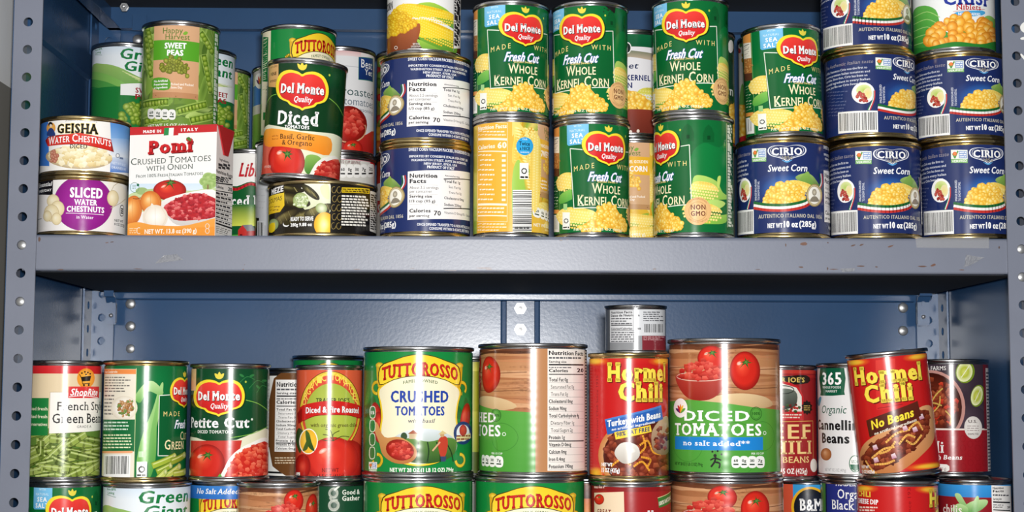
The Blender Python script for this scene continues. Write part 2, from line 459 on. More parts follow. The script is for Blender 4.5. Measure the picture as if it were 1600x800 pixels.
def star(a, cx, cy, r, n, c, seed=1, k=.25):
    R = random.Random(seed)
    for i in range(n):
        t = 2*PI*i/n+R.uniform(-.25, .25); l = r*R.uniform(.7, 1.15); s = .16*r
        a.P([(cx+s*math.sin(t), cy-s*math.cos(t)), (cx+.55*l*math.cos(t+.1)+.07*r, cy+.55*l*math.sin(t+.1)*.8), (cx+l*math.cos(t), cy+l*math.sin(t)*.8), (cx-s*math.sin(t), cy+s*math.cos(t))], c)
def tomato(a, cx, cy, rx, ry, seed=1, cal=True, up=-.45, dark='#8e1712', mid='#d0281c', hi='#f0664a'):
    a.E(cx, cy, rx, ry, [hi, '#e2402c', mid, mid, dark], off=(-rx*.3, -ry*.3), n=30)
    a.E(cx-rx*.38, cy-ry*.38, rx*.17, ry*.1, ['#ffe2d6', '#f3836a'], rot=-30, n=12)
    if cal: star(a, cx+rx*.05, cy+ry*up, rx*.62, 6, '#2f5a22', seed); star(a, cx+rx*.05, cy+ry*up, rx*.34, 5, '#5c8a3c', seed+3)
def cob(a, x0, y0, x1, y1, wd, body='#f6da70', dark='#e6bc4a', hi='#fdf0b0', step=4.2):
    d = np.array((x1-x0, y1-y0), float); L = math.hypot(*d); d /= L; n = np.array((-d[1], d[0]))
    pr = [(-.02, 0), (.03, .55), (.15, .88), (.4, 1), (.7, .93), (.9, .62), (1.0, .12)]
    o = np.array((x0, y0)); pt = lambda f, s: tuple(o+d*L*f+n*wd/2*s)
    a.P(smooth([pt(f, s) for f, s in pr]+[pt(f, -s) for f, s in pr[::-1]], 3), body)
    a.up(); rows = max(3, int(wd/step))
    for r in range(rows):
        s = -1+(2*r+1)/rows
        for k in range(int(L/step)):
            f = (k+.5+.5*(r % 2))*step/L
            w_ = np.interp(f, [p[0] for p in pr], [p[1] for p in pr])
            if abs(s) > w_*.93 or f > .97: continue
            c = pt(f, s); g = 1-abs(s)
            a.z += .002; a.E(c[0], c[1], step*.44, wd/rows*.42, [hi if g > .35 else body, body if g > .35 else dark], n=7, up=False)
def leaf(a, pts, c, c2=None): a.P(smooth(pts, 4), c, c2)
def pills(a, x, y, w, h, n, c='#f2f2ee', ink='#1d3a20'):
    for i in range(n):
        x0 = x+i*w*1.12; a.P(smooth([(x0, y), (x0+w, y), (x0+w, y+h), (x0, y+h)], 4), c)
        a.T_(['60', '0g', '380', '7g', '25'][i % 5], x0+w*.2, x0+w*.8, y+h*.5, h*.28, ink, bold=.06)
        a.R4(x0+w*.15, y+h*.68, x0+w*.85, y+h*.82, ink)
def recyc(a, x0, y0, x1, y1, paper='#f2f4ee', ink='#1c1c1c'):
    a.R4(x0, y0, x1, y1, paper); cx, cy = (x0+x1)/2, (y0+y1)/2; r = (x1-x0)*.27
    for k in range(3):
        a.ring(cx, cy, r, r, r*.42, ink, -75+120*k, 10+120*k, 6)
        t = math.radians(18+120*k); q = (cx+r*math.cos(t), cy+r*math.sin(t)); s = r*.5
        a.P([(q[0]+s*math.cos(t+v), q[1]+s*math.sin(t+v)) for v in (0, PI*.5+.4, PI+.1)], ink)
    a.greek(x0+1, y1-5, x1-1, y1-1, 1, ink, .6, ragged=0)
def facts(a, x0, y0, x1, y1, ink='#15151a', paper='#f3f1ee', rows=12, cal='70', head=('Nutrition Facts',), two=None, seed=3):
    a.R4(x0, y0, x1, y1, paper)
    w = x1-x0; y = y0+1; hh = min(8, w*.11)
    for t in head:
        y += hh*1.35; a.T_(t, x0+2, x0+w*(.96 if len(head) == 1 else .62), y, hh, ink, bold=.07)
    y += 2; a.greek(x0+2, y, x1-2, y+5, 1, '#55565c', .5, seed); y += 6
    a.T_('Serving size', x0+2, x0+w*.5, y+4, 3.4, ink, bold=.05); y += 6
    a.R4(x0+2, y, x1-2, y+2.2, ink); y += 4
    a.greek(x0+2, y, x0+w*.7, y+3, 1, '#55565c', .5, seed+1); y += 3
    a.T_('Calories', x0+2, x0+w*.54, y+hh*.85, hh*.72, ink, bold=.07); a.T_(cal, x1-w*.22, x1-2, y+hh*.85, hh*.9, ink, bold=.07); y += hh+2
    a.R4(x0+2, y, x1-2, y+1.4, ink); y += 2.5
    nm = ['Total Fat 0g', '  Saturated Fat 0g', '  Trans Fat 0g', 'Cholesterol 0mg', 'Sodium 90mg', 'Total Carbohydrate 4g', '  Dietary Fiber 1g', '  Total Sugars 2g', 'Protein 1g', 'Vitamin D 0mcg', 'Calcium 0mg', 'Iron 0.4mg', 'Potassium 190mg']
    ph = (y1-y-2)/rows
    for i in range(rows):
        t = nm[i % len(nm)]; ind = t.startswith(' '); t = t.strip()
        if i in (9,): a.R4(x0+2, y+.2, x1-2, y+1.6, ink)
        a.T_(t, x0+(5 if ind else 2), x0+2+min(w*.8, len(t)*w*.042), y+ph*.82, ph*.5, ink, bold=0 if ind else .05)
        a.R4(x0+2, y+ph-.35, x1-2, y+ph, '#77787c'); y += ph
def nongmo(a, x0, y0, x1, y1):
    a.R4(x0, y0, x1, y1, '#eef2ea'); w, h = x1-x0, y1-y0
    a.R4(x0, y1-h*.3, x1, y1, '#7db56a'); a.T_('VERIFIED', x0+1, x1-1, y1-h*.07, h*.17, '#f4f8f0', bold=.05)
    a.R4(x0+w*.45, y0+h*.08, x1-1, y1-h*.36, '#8fa6cf'); a.greek(x0+w*.5, y0+h*.1, x1-2, y1-h*.38, 3, '#f2f4fa', .5, ragged=.1)
    a.Ln([(x0+w*.1, y0+h*.3), (x0+w*.22, y0+h*.62), (x0+w*.4, y0+h*.1)], h*.12, '#5c9a44'); a.E(x0+w*.22, y0+h*.3, h*.14, h*.16, ['#f0a040', '#d9472b'], n=9)
def strand(a, pts, wd, c): a.Ln(smooth(pts, 5, False), wd, c)

# ------------------------------------------------------------------ labels
def lab_corn():
    a = Art(36.7, 112, (860.5, 983.5, 1, 186), '#0a6a33')
    for i, (x, y, rx, ry, r) in enumerate([(893, 60, 40, 9, 30), (955, 95, 30, 10, -40), (880, 120, 34, 12, 15), (930, 30, 40, 8, 20), (948, 60, 20, 30, 0)]):
        a.E(x, y, rx, ry, ['#11793d', '#0a6a33'] if i % 2 else ['#075226', '#0a6a33'], rot=r)
    a.ref(1020, 1148, 181, 367, -42.2)                              # right-hand side: barns, hills, ears
    a.P(smooth([(1080, 245), (1100, 225), (1125, 232), (1146, 222), (1147, 300), (1080, 300)], 4), '#0b7437', '#0d7a3b')
    for x, y, s in ((1108, 214, 9), (1075, 212, 10)):
        a.P([(x-s, y+10), (x+s, y+10), (x+s, y-3), (x+s*.6, y-12), (x, y-17), (x-s*.6, y-12), (x-s, y-3)], '#075c2b')
        a.R4(x-2, y, x+3, y+6, '#04401d')
    a.P(smooth([(1083, 278), (1098, 274), (1120, 283), (1130, 300), (1143, 309), (1118, 311), (1084, 314)], 4), '#8fc24e', '#b3d66a')
    leaf(a, [(1124, 293), (1127, 276), (1122, 277), (1121, 290)], '#c8e070')
    cob(a, 1078, 295, 1124, 302, 30)
    leaf(a, [(1082, 345), (1110, 335), (1135, 333), (1143, 327), (1134, 345), (1110, 347)], '#7fbb47', '#a5d05c')
    leaf(a, [(1095, 318), (1115, 310), (1134, 316), (1120, 325)], '#b9dc74')
    cob(a, 1066, 326, 1130, 334, 30)
    a.R4(1136, 192, 1147.3, 357, '#0c5a2b'); a.R4(1136.6, 196, 1137.2, 352, '#e4ecc0')
    a.greek(1138.5, 198, 1146.5, 352, 34, '#e9efdc', .55, 7, .5)
    a.ref(863, 986, 187, 369, 38.4)                                 # left-hand side: recipe strip, flag, ears
    a.R4(863.3, 194, 873, 364, '#0b5c2b'); a.R4(863.4, 200, 872.4, 215, '#e79a4b'); a.R4(863.4, 215, 872.4, 240, '#f2ebdd'); a.greek(864, 217, 872, 238, 6, '#8d8a86', .4)
    a.R4(863.4, 240, 872.4, 264, '#b5793f'); a.pile([(863.5, 241), (872, 241), (872, 263), (863.5, 263)], 14, 1.6, 2.4, [['#e7b56d', '#8a4a20']], 3)
    a.R4(863.4, 264, 872.4, 276, '#5b3524'); a.greek(864, 282, 872, 325, 9, '#cfe0c4', .4); a.R4(863.4, 327, 872.4, 333, '#e79a4b'); a.bars(863.4, 335, 872.4, 361)
    a.R4(873.2, 194, 873.8, 364, '#7fae6a')
    leaf(a, [(874, 345), (890, 330), (940, 335), (980, 350), (960, 357), (900, 350)], '#3f9a3c', '#7ec352')
    cob(a, 935, 345, 868, 336, 34); cob(a, 912, 292, 868, 284, 36)
    leaf(a, [(874, 305), (890, 296), (905, 300), (895, 310), (874, 318)], '#4fa344', '#86c658')
    a.P([(885, 188), (920, 188), (920, 224), (918, 226), (888, 229), (885.5, 227)], '#5fb4e2', '#7cc4ea'); a.P([(886.2, 189), (919, 189), (919, 223), (889, 227)], '#6cb8e6', '#86caf0')
    a.T_('WITH', 896, 908, 200, 3.4, '#e6f4fb', track=.15); a.T_('NATURAL', 890, 914, 207, 3.6, '#e6f4fb', track=.15)
    a.T_('SEA', 893, 911, 216, 6.4, '#ffffff', bold=.05, track=.15); a.T_('SALT', 890, 914, 225, 6.4, '#ffffff', bold=.05, track=.15)
    a.ref(860.5, 983.5, 1, 186)
    a.P([(863.5, 56), (957.5, 50), (959, 139), (865, 147)], '#0a5a2b', '#0a6430')
    for q in ([(863.5, 56), (885, 54.5)], [(935, 50.5), (958.5, 50)], [(863.5, 56), (866, 147)], [(958.5, 50), (960.5, 139)], [(866, 147), (900, 141)], [(925, 138), (960.5, 139)]):
        a.Ln(q, 1.3, '#e9f2e2')
    dm_logo(a, 909, 48, 36.5)
    gd = '#f1dc8c'
    a.T_('MADE', 866, 887, 85, 8, gd, serif=.04, track=.35, rise=5); a.T_('WITH', 924, 955, 79, 7.5, gd, serif=.04, track=.35)
    a.T_('Fresh Cut', 879, 933, 99, 14, '#fbfdff', bold=.055, shear=.32, ol=(.07, '#2a57a8'), track=-.03)
    a.T_('Golden Sweet', 891, 921, 101.5, 3.6, gd, bold=.03, serif=.04); a.E(888, 100, .8, .9, gd); a.E(924, 100, .8, .9, gd)
    a.T_('Whole', 884, 931, 118, 15, '#f9f0c4', bold=.025, serif=.035, sc=.8)
    a.T_('Kernel Corn', 869, 952, 136.5, 16, '#f9f0c4', bold=.025, serif=.035, sc=.8)
    a.pile([(870, 176), (884, 160), (893, 140), (908, 133), (920, 137), (930, 148), (948, 163), (950, 172), (935, 176), (905, 171), (890, 177), (876, 181)], 95, 4.0, 3.3, KER, 4, base=KB)
    a.T_('NET WT 15.25 OZ (432g)', 866, 935, 176, 3.6, '#e8f0d0', bold=.03)
    a.ref(1020, 1148, 181, 367, -42.2)
    a.E(1090, 327.5, 21, 21, ['#f3cf9a', '#e9bd83', '#e6b67a'], n=34); a.ring(1090, 327.5, 14, 14, .6, '#b98a52')
    a.T_('NON', 1079, 1102, 325, 7, '#6b2f1f', bold=.06, track=.06); a.T_('GMO', 1079, 1102, 334.5, 7, '#6b2f1f', bold=.06, track=.06)
    a.T_('NO PRESERVATIVES', 1076, 1104, 316, 2.5, '#a06a3e', arch=6); a.T_('GROWN IN THE USA', 1076, 1104, 340, 2.5, '#a06a3e', arch=-5)
    a.ref(863, 986, 187, 369, 38.4); recyc(a, 878.5, 331, 890, 357); a.R4(880, 318, 886, 327, '#9ccf8a')
    a.Ln([(904, 321), (908, 314), (912, 321), (904, 321)], .7, '#e9f2e2')
    return a
def lab_corn_scuffed():
    a = lab_corn(); a.ref(860.5, 983.5, 1, 186); r = random.Random(8)
    a.P(smooth([(946, 10), (954, 8), (962, 12), (961, 22), (957, 19), (952, 15)], 3), '#1c1a18')
    for i in range(14): x, y = 950+r.gauss(0, 4), 14+r.gauss(0, 4); a.P([(x, y), (x+r.uniform(1, 4), y+r.uniform(-1, 2)), (x+r.uniform(0, 2), y+r.uniform(1, 3))], '#24211e')
    return a
def lab_cirio():
    a = Art(42.6, 89, (1150, 1297, 215, 367), '#1d2d63')
    a.ref(1287, 1432, 77, 222, 48.3)
    a.T_('The Authentic Italian taste', 1290, 1365, 101, 5.5, '#8f8a94', bold=.015, shear=.25)
    for i, t in enumerate(['In 1856, Francesco Cirio was the first to', 'preserve premium Italian tomatoes and', 'vegetables. Since then, Cirio has been an', 'essential ingredient in every Italian', 'kitchen. Just like our Cirio Sweet Corn.']):
        a.T_(t, 1290, 1356+(i % 2)*4, 110+i*6.4, 3.6, '#d8dce8', bold=.03)
    a.greek(1292, 142, 1327, 186, 8, '#59628a', .42, 4)
    a.E(1349, 149, 18, 17.5, ['#ffffff', '#f6f4ee', '#ffffff'], n=28); a.E(1350, 144, 12, 9, ['#b6cf5a', '#dfe7a6'], n=14); a.E(1356, 150, 7, 9, ['#ecd98a', '#e8dfae'], n=12)
    a.pile([(1340, 145), (1352, 150), (1355, 162), (1345, 163), (1338, 155)], 14, 2.8, 2.6, [['#d9695a', '#a02a24'], ['#b8322c', '#7c1716']], 2)
    for o, c in ((0, '#2f8a4a'), (1.6, '#f4f4f2'), (3.2, '#c8322e')): strand(a, [(1365.5+o*.4, 146), (1364+o*.6, 160), (1356+o, 177)], 1.8, c)
    a.bars(1309, 179, 1371, 214, seed=6)
    a.ref(1150, 1297, 215, 367)
    nongmo(a, 1175.5, 232, 1198, 252)
    HEART = smooth(mirror([(0, -.42), (.3, -.50), (.65, -.50), (.93, -.32), (.99, 0), (.85, .30), (.5, .48), (.2, .62), (0, .80)]), 4)
    for k, c in ((1, '#e9ecf4'), (.93, '#1d2d63'), (.86, '#e9ecf4'), (.835, '#1b2a5e')): a.P([(1230.5+x*30.5*k, 237.5+y*30*.62*k-(1-k)*3) for x, y in HEART], c)
    a.P(smooth([(1222, 250), (1230.5, 252), (1239, 250), (1230.5, 254.5)], 3), '#5aa4dc')
    a.T_('CIRIO', 1206.5, 1254, 242.5, 10.5, '#ffffff', bold=.05, serif=.07); a.T_('1856', 1223, 1239, 249.5, 5, '#9a927c', bold=.03)
    a.E(1228, 296, 52, 33, ['#7fc8ee', '#3e95d2', '#2a5aa0', '#203a78', '#1d2d63'], n=34)
    a.T_('Sweet Corn', 1200, 1261, 267, 10, '#f4f6fb', bold=.04, shear=.18)
    leaf(a, [(1243, 278), (1256, 271), (1270, 275), (1283, 296), (1266, 292)], '#2c5a2a', '#9fc069'); leaf(a, [(1250, 283), (1262, 268), (1268, 280), (1276, 297)], '#5d8a3c', '#8fb857')
    cob(a, 1270, 300, 1226, 288, 24)
    a.pile([(1191, 315), (1197, 303), (1204, 292), (1216, 287), (1228, 284), (1243, 286), (1252, 296), (1256, 309), (1245, 315), (1215, 317)], 60, 4.6, 4.2, KER, 8, base=KB)
    base = lambda o: [(1178, 313.5+o), (1200, 317+o), (1230, 317.5+o), (1258, 312+o), (1271, 302+o*.9)]
    for o, wd, c in ((0, 4.2, '#1f6a34'), (4.2, 4.2, '#f3f3f0'), (8, 4, '#c4342c')): strand(a, base(o), wd, c)
    for o, c in ((0, '#1f6a34'), (1.8, '#f3f3f0'), (3.6, '#c4342c')): strand(a, [(1281+o, 272), (1281.5+o, 285), (1276+o, 297)], 2, c)
    a.E(1272, 304, 12.5, 17, ['#e8dfc2', '#a08a52'], n=26); a.E(1272, 304, 9.3, 13, '#f4f1e6', n=24); a.ring(1272, 304, 10.6, 14.6, .7, '#e4d9b0')
    a.E(1272, 299.5, 3.6, 5.2, ['#d8cfb8', '#8b8272'], n=12); a.P(smooth([(1265, 313), (1269, 306), (1275, 306), (1279, 313)], 3), '#8b8272')
    a.T_('IMAGE ENLARGED', 1182.5, 32, 310, 3.4, '#d5d9e6', bold=.03, vert=True); a.T_('TO SHOW DETAIL', 1187, 29, 310, 3.4, '#d5d9e6', bold=.03, vert=True)
    a.T_('AUTENTICO ITALIANO DAL 1856', 1185, 1283, 336.5, 5.4, '#c5bfb0', bold=.05, track=.08)
    a.T_('NET WT', 1199, 1222, 351.5, 6.5, '#ffffff', bold=.09); a.T_('10 oz', 1224, 1246, 351, 9, '#ffffff', bold=.09); a.T_('(285g)', 1247.5, 1274, 351, 8.6, '#ffffff', bold=.06)
    a.ref(592, 737, 222, 368, -82.2)
    W = '#eef0f6'
    for t, x0, x1, y, h, b in (('SWEET CORN VACUUM PACKED, INGREDIENTS: CORN', 638, 735, 236, 4.6, .05), ('IMPORTED BY CONSERVE ITALIA USA CORP, 200', 639, 731, 246, 3.5, .05), ('WASHINGTON STREET, SUITE 206 HOBOKEN,', 642, 729, 252, 3.5, .05), ('NEW JERSEY, 07030, USA', 662, 714, 257.5, 3.5, .05), ('PRODUCT OF ITALY', 667, 710, 263, 4, .09), ('ONCE OPENED TRANSFER TO A NON-METALLIC BOWL', 652, 735.5, 352, 4, .05), ('CONSUME WITHIN 3-4 DAYS, BEST BEFORE', 671, 734, 358.5, 4, .05)):
        a.T_(t, x0, x1, y, h, W, bold=b)
    a.R4(637, 268, 735.5, 343, '#f3f0ee'); K = '#191a24'
    for t, x0, x1, y, h, b in (('Nutrition', 640, 683, 277, 6.2, .08), ('Facts', 640, 666, 285.5, 6.2, .08), ('About 3.5 servings', 640, 685, 294.5, 4.3, 0), ('per container', 640, 675, 300.5, 4.3, 0), ('Serving size', 640, 675, 308, 4.2, .07), ('1/3 cup (85 g)', 640, 680, 315.5, 4.2, .04), ('Calories', 640, 673, 331, 5.4, .08), ('per serving', 640, 671, 338, 4, .06), ('70', 678, 689, 335.5, 7, .04), ('Amount/serving', 695, 718, 275.5, 2.4, .03), ('Total Fat 1g', 694, 719, 285, 4, .05), ('Sat. Fat 0g', 701, 720, 293.5, 3.6, 0), ('Trans Fat 0g', 701, 721, 302, 3.6, 0), ('Cholesterol 0mg', 694, 725, 311, 4, .04), ('Sodium 250mg', 694, 721, 321, 4, .04), ('Vitamin D 0mcg 0% - Calcium', 694, 735, 334, 3.6, 0)):
        a.T_(t, x0, x1, y, h, K, bold=b)
    a.R4(693, 278.3, 735.5, 279.7, K); a.R4(693, 323.8, 735.5, 325.4, K)
    for y in (288.5, 303, 319): a.R4(640, y, 684, y+.3, '#9a9aa0')
    return a
def lab_tutto(salt=False):
    a = Art(51.2, 119, (567, 740, 541, 745), '#15843d')
    a.ref(406, 526, 37, 217, 35)
    a.R4(408, 40, 421.5, 214, CRM); a.R4(409, 60, 417.5, 130, '#1d7a3c'); a.greek(409.5, 62, 417, 128, 22, '#dfe7c4', .45); a.greek(409, 135, 420, 150, 3, '#3a7a44', .5); a.R4(411, 178, 416, 190, '#2b8a44')
    a.ref(567, 740, 541, 745)
    leaf(a, [(570, 650), (583, 618), (592, 640), (600, 633), (610, 648), (596, 655)], '#1f6a2c'); leaf(a, [(706, 648), (716, 634), (722, 640), (728, 620), (737, 650), (722, 655)], '#1f6a2c')
    for x, y, rx, ry, r in ((590, 660, 10, 32, -8), (597, 668, 9, 26, -14), (727, 655, 8, 26, 8)): a.E(x, y, rx, ry, ['#f0664a', '#d22a20', '#8e1712'], rot=r, off=(-3, -8))
    for sx in (-1, 1):                                              # yellow scrolls
        for (x, y, r0, r1) in ((66, 606, 90, 400), (64, 718, -90, 170)):
            a.ring(655+sx*x, y, 7, 9, 5.6, '#8a6a14', r0, r1, 16); a.ring(655+sx*x, y, 7, 9, 4.2, '#f3cf2e', r0, r1, 16)
    pan = smooth(mirror([(0, 586), (30, 590), (52, 601), (62, 612), (58, 632), (56, 652), (58, 676), (50, 700), (30, 718), (0, 724)]), 4)
    a.P([(655+x*1.06, 655+(y-655)*1.05) for x, y in pan], '#2b3a18'); a.P([(655+x*1.045, 655+(y-655)*1.04) for x, y in pan], '#f3cf2e'); a.P([(655+x, y) for x, y in pan], '#f4ecca')
    ban = lambda k: [(655+x, y) for x, y in smooth([(-60-k, 574-k), (-40, 564-k), (-20, 557-k), (0, 554.5-k), (20, 557-k), (40, 564-k), (60+k, 574-k), (61+k, 600+k), (40, 593+k), (20, 588+k), (0, 587+k), (-20, 588+k), (-40, 593+k), (-61-k, 600+k)], 3)]
    for sx in (-1, 1): a.P(smooth([(655+sx*57, 571), (655+sx*66, 568), (655+sx*66, 590), (655+sx*63, 606), (655+sx*57, 600)], 3), '#d9a91e'); a.E(655+sx*62, 571, 6, 4.5, ['#f9dc4a', '#c99a16'])
    a.P(ban(1.2), '#3c3010'); a.P(ban(0), '#f9d93c', '#f4cb2c')
    a.T_('TUTTOROSSO', 597, 714, 594, 19, '#c8201e', bold=.035, serif=.085, arch=8, ol=(.035, '#7c120f'), shadow=(.8, .8, '#7c3a10'))
    a.T_('FAMILY OWNED', 630, 683, 600, 4.6, '#2b5a33', bold=.03, serif=.05, track=.1, arch=3)
    a.T_('CRUSHED', 611, 700, 628, 17, '#2342a2', bold=.075); a.T_('TOMATOES', 618, 694, 648.5, 13.5, '#2342a2', bold=.075)
    a.T_('with basil', 637, 678, 660, 6, '#3a4560', bold=.02, serif=.05, shear=.3)
    land = [(662+52*math.cos(t), 696+27*math.sin(t)) for t in np.linspace(0, 2*PI, 40)[:-1]]
    a.P(land, '#4f7a3a', '#dfe6ea'); a.setclip(610, 668, 714, 723)
    a.P(smooth([(612, 690), (640, 684), (670, 689), (700, 683), (713, 690), (706, 712), (670, 723), (630, 716)], 4), '#2e5526', '#5f8a3c')
    for i in range(5): a.Ln(smooth([(640+i*14, 690), (636+i*17, 704), (628+i*20, 720)], 4, False), 2.2, '#1f3d1c')
    a.R4(640, 677, 652, 685, '#c9b08a'); a.P([(638, 677), (646, 671), (654, 677)], '#a4573a'); a.E(632, 681, 5, 6, '#2e4a2a')
    a.P(smooth([(684, 690), (690, 681), (698, 683), (699, 697), (695, 712), (688, 712)], 3), '#c1432f'); a.E(690.5, 679, 3.4, 3.2, '#caa070'); a.P([(684, 678), (698, 677), (691, 672)], '#d9c48a'); a.Ln([(687, 690), (676, 703)], 2.6, '#d8a982'); a.P([(688, 712), (697, 712), (696, 720), (689, 720)], '#3a4a6a'); a.setclip()
    a.P(smooth([(584, 664), (590, 660), (602, 682), (625, 682), (646, 694), (652, 710), (640, 722), (618, 722), (600, 710), (594, 692)], 4), '#b5713a', '#dba263')
    a.E(626, 702, 22, 16, ['#d2432e', '#b52a1c', '#8e1c12'], rot=15); a.chunks([(608, 696), (622, 688), (640, 694), (646, 708), (634, 716), (614, 710)], 26, 5, TOM, 5)
    for k in range(4): a.P(smooth([(579, 636+k*21), (587, 636+k*21), (587, 652+k*21), (579, 652+k*21)], 3), '#e9f0da'); a.P(smooth([(580, 637+k*21), (586.4, 637+k*21), (586.4, 651+k*21), (580, 651+k*21)], 3), '#1f7a3a')
    a.T_('15', 580.5, 586, 647, 5, '#ffffff', bold=.06); nongmo(a, 578, 721, 591, 737)
    a.E(723, 676, 15, 18, ['#29407e', '#1f3470'], n=26); a.E(723, 676, 10.5, 13, '#eceff4', n=24); a.E(723, 672, 6, 9, ['#e0503c', '#a81c16'], off=(-1, -3)); a.P([(712, 682), (735, 676), (736, 684), (713, 690)], '#ead9a0')
    a.greek(713, 678, 735, 688, 2, '#8a3a24', .5, ragged=.1)
    a.T_('NET WT 28 OZ (1 LB 12 OZ) 794g', 611, 708, 736, 6, '#f6f8ee', bold=.06)
    if salt:
        a.ref(296, 420, 757, 942); a.R4(292, 760, 424, 781.5, '#2a6fc4', '#3a86d8'); a.T_('No Salt Added', 308, 372, 777, 8, '#ffffff', bold=.035, serif=.05, shear=.25)
    return a
def lab_harvest(corn=False):
    a = Art(36.7, 112, (220.5, 342.5, 31, 213), '#6f9038' if not corn else '#e2b63a')
    r = random.Random(3); G = ['#5f8030', '#86a948', '#a5c262', '#4a6a26', '#b9d178'] if not corn else ['#e9c24a', '#d49c24', '#f3d878', '#8fae3e', '#f0cc55']
    for yy in (45, 85, 130, 172):
        for xx in (226, 234, 247, 266, 285, 304, 318, 330, 338):
            for rot in (0, 118, 236):
                a.ref(220.5, 342.5, 31, 213, rot)
                x, y = xx+r.uniform(-3, 3), yy+r.uniform(-9, 9); t = r.uniform(-70, -110) if yy < 140 else r.uniform(-40, 20)
                a.z += .05; a.E(x, y, 27, 6, [r.choice(G), r.choice(G)], rot=t, n=14, up=False)
    a.up(); a.ref(220.5, 342.5, 31, 213)
    if not corn:
        for (x0, y0, x1, y1, n) in ((313, 50, 332, 80, 5), (318, 85, 330, 140, 7), (226, 60, 236, 120, 7), (228, 44, 236, 76, 5), (224, 165, 262, 158, 8), (280, 172, 322, 160, 8), (300, 185, 338, 176, 6), (228, 190, 262, 182, 5)):
            a.Ln([(x0, y0), (x1, y1)], 13, '#9dbb58'); a.Ln([(x0, y0), (x1, y1)], 9, '#4a6a20'); a.up()
            for k in range(n):
                f = (k+.5)/n; a.z += .01; a.E(lerp(x0, x1, f), lerp(y0, y1, f), 4.3, 4.6, PEA[k % 3], off=(-1, -1.4), n=12, up=False)
    else:
        cob(a, 336, 60, 312, 140, 26); cob(a, 226, 55, 234, 150, 24); cob(a, 330, 178, 238, 166, 26); leaf(a, [(312, 150), (325, 130), (338, 150), (325, 185)], '#7fa83c', '#a8c85a'); cob(a, 252, 196, 330, 190, 22)
    kr, dk = ('#d6a379', '#c18c62') if not corn else ('#d0a67a', '#bb8f62'); bd = '#58a52a' if not corn else '#efb62f'
    a.R4(239, 34, 310, 153, kr, '#dcae86'); a.R4(239, 145, 310, 153.5, dk); a.R4(239, 65, 310, 95.5, bd)
    for x in (244, 275, 306): a.E(x, 149, .8, .8, '#8a5a3a')
    a.T_('Happy', 253, 284, 52, 9, '#5a7a2a', bold=.01); a.T_('Harvest', 257, 295, 61, 8.5, '#5a7a2a', bold=.01); leaf(a, [(284, 52), (288, 48), (292, 50), (288, 54)], '#7fb23a')
    if corn: a.T_('WHOLE KERNEL GOLDEN', 242, 307, 74, 5, '#fffbe8', bold=.05); a.T_('SWEET CORN', 243, 306, 88, 9, '#ffffff', bold=.06)
    else: a.T_('SWEET', 256, 290, 75, 8.4, '#ffffff', bold=.09); a.T_('PEAS', 260, 285.5, 86, 8.4, '#ffffff', bold=.09)
    a.pile([(247, 106), (255, 96), (268, 88), (280, 90), (292, 100), (300, 108), (290, 113), (262, 113)], 42, 3.5, 3.7, KER if corn else [['#b9bd52', '#949a34', '#666c1c'], ['#a6ac46', '#82882c', '#5a6019']], 5); a.E(292, 117, 3.5, 3.8, ['#b9bd52', '#666c1c'] if not corn else ['#ffe27a', '#d9961c'])
    a.P(smooth([(240, 123), (264, 123), (264, 139), (240, 139)], 3), '#58a02c' if not corn else '#e0a82c')
    for i, t in enumerate(('No Artificial', 'Preservatives', 'or Ingredients')): a.T_(t, 241, 262, 128+i*5, 3.2, '#ffffff', bold=.05)
    a.T_('Picked and Packed', 267, 302, 132, 3.6, '#fbf3e6', bold=.04); a.T_('Same Day', 267, 285, 137, 3.6, '#fbf3e6', bold=.04)
    pills(a, 233, 171, 9.5, 13, 4); a.T_('NET WT 15 OZ (425 g)', 233, 302, 196, 4.6, '#eef2e2', bold=.05)
    if not corn:
        a.P([(333.5, 34), (341, 34), (341, 212), (333.5, 212)], '#3f8a2a'); a.greek(334.5, 50, 340.5, 190, 22, '#e6efdc', .5, 3, .2)
    else:
        a.ref(737, 860, 182, 368, 88.3); Y = '#fdf3da'
        a.R4(744, 186, 800, 364, '#eeb038', '#f0b43c'); a.R4(738, 186, 744, 364, '#8fae3e', '#e6c04a')
        a.Ln([(745.5, 192), (792.5, 192), (792.5, 345), (745.5, 345), (745.5, 192)], .5, Y)
        a.T_('Nutrition Facts', 746, 791.5, 201, 6, Y, bold=.07); a.greek(746, 203, 790, 213, 2, Y, .4, ragged=.1)
        for y, h in ((216, 3.4), (236, 1.6), (317, 3.2), (335, 1.8)): a.R4(746, y, 792, y+h, Y)
        a.T_('Calories', 746, 773, 232, 6.4, Y, bold=.07); a.T_('60', 777, 791.5, 231, 9, Y, bold=.07)
        for i in range(10): a.greek(746 if i % 3 == 0 else 749, 239+i*7.6, 774, 245+i*7.6, 1, Y, .42, i, .3); a.R4(784, 241+i*7.6, 790, 244.5+i*7.6, Y)
        a.greek(746, 321, 790, 333, 2, Y, .4); a.greek(746, 346, 792, 360, 3, Y, .35)
        leaf(a, [(801, 270), (812, 250), (822, 300), (830, 360), (815, 364), (801, 340)], '#8fc043', '#a6cc58'); cob(a, 834, 200, 806, 240, 22); cob(a, 838, 210, 836, 330, 18)
        a.E(820, 228, 13.5, 14, ['#3fb4ea', '#2a9edc'], n=28); a.T_('Twice', 811, 828, 227, 6, '#12283c', bold=.06); a.T_('a NICE', 812, 828, 234, 5, '#12283c', bold=.06); a.T_('GUARANTEE', 813, 827, 238.5, 2, '#ffffff'); a.T_('OUR', 816, 824, 218.5, 2.4, '#ffffff')
        recyc(a, 812, 254, 826, 279); a.bars(801, 296, 831, 360, vertical=False, seed=9); a.greek(804, 352, 828, 356, 1, '#444444', .6)
    return a
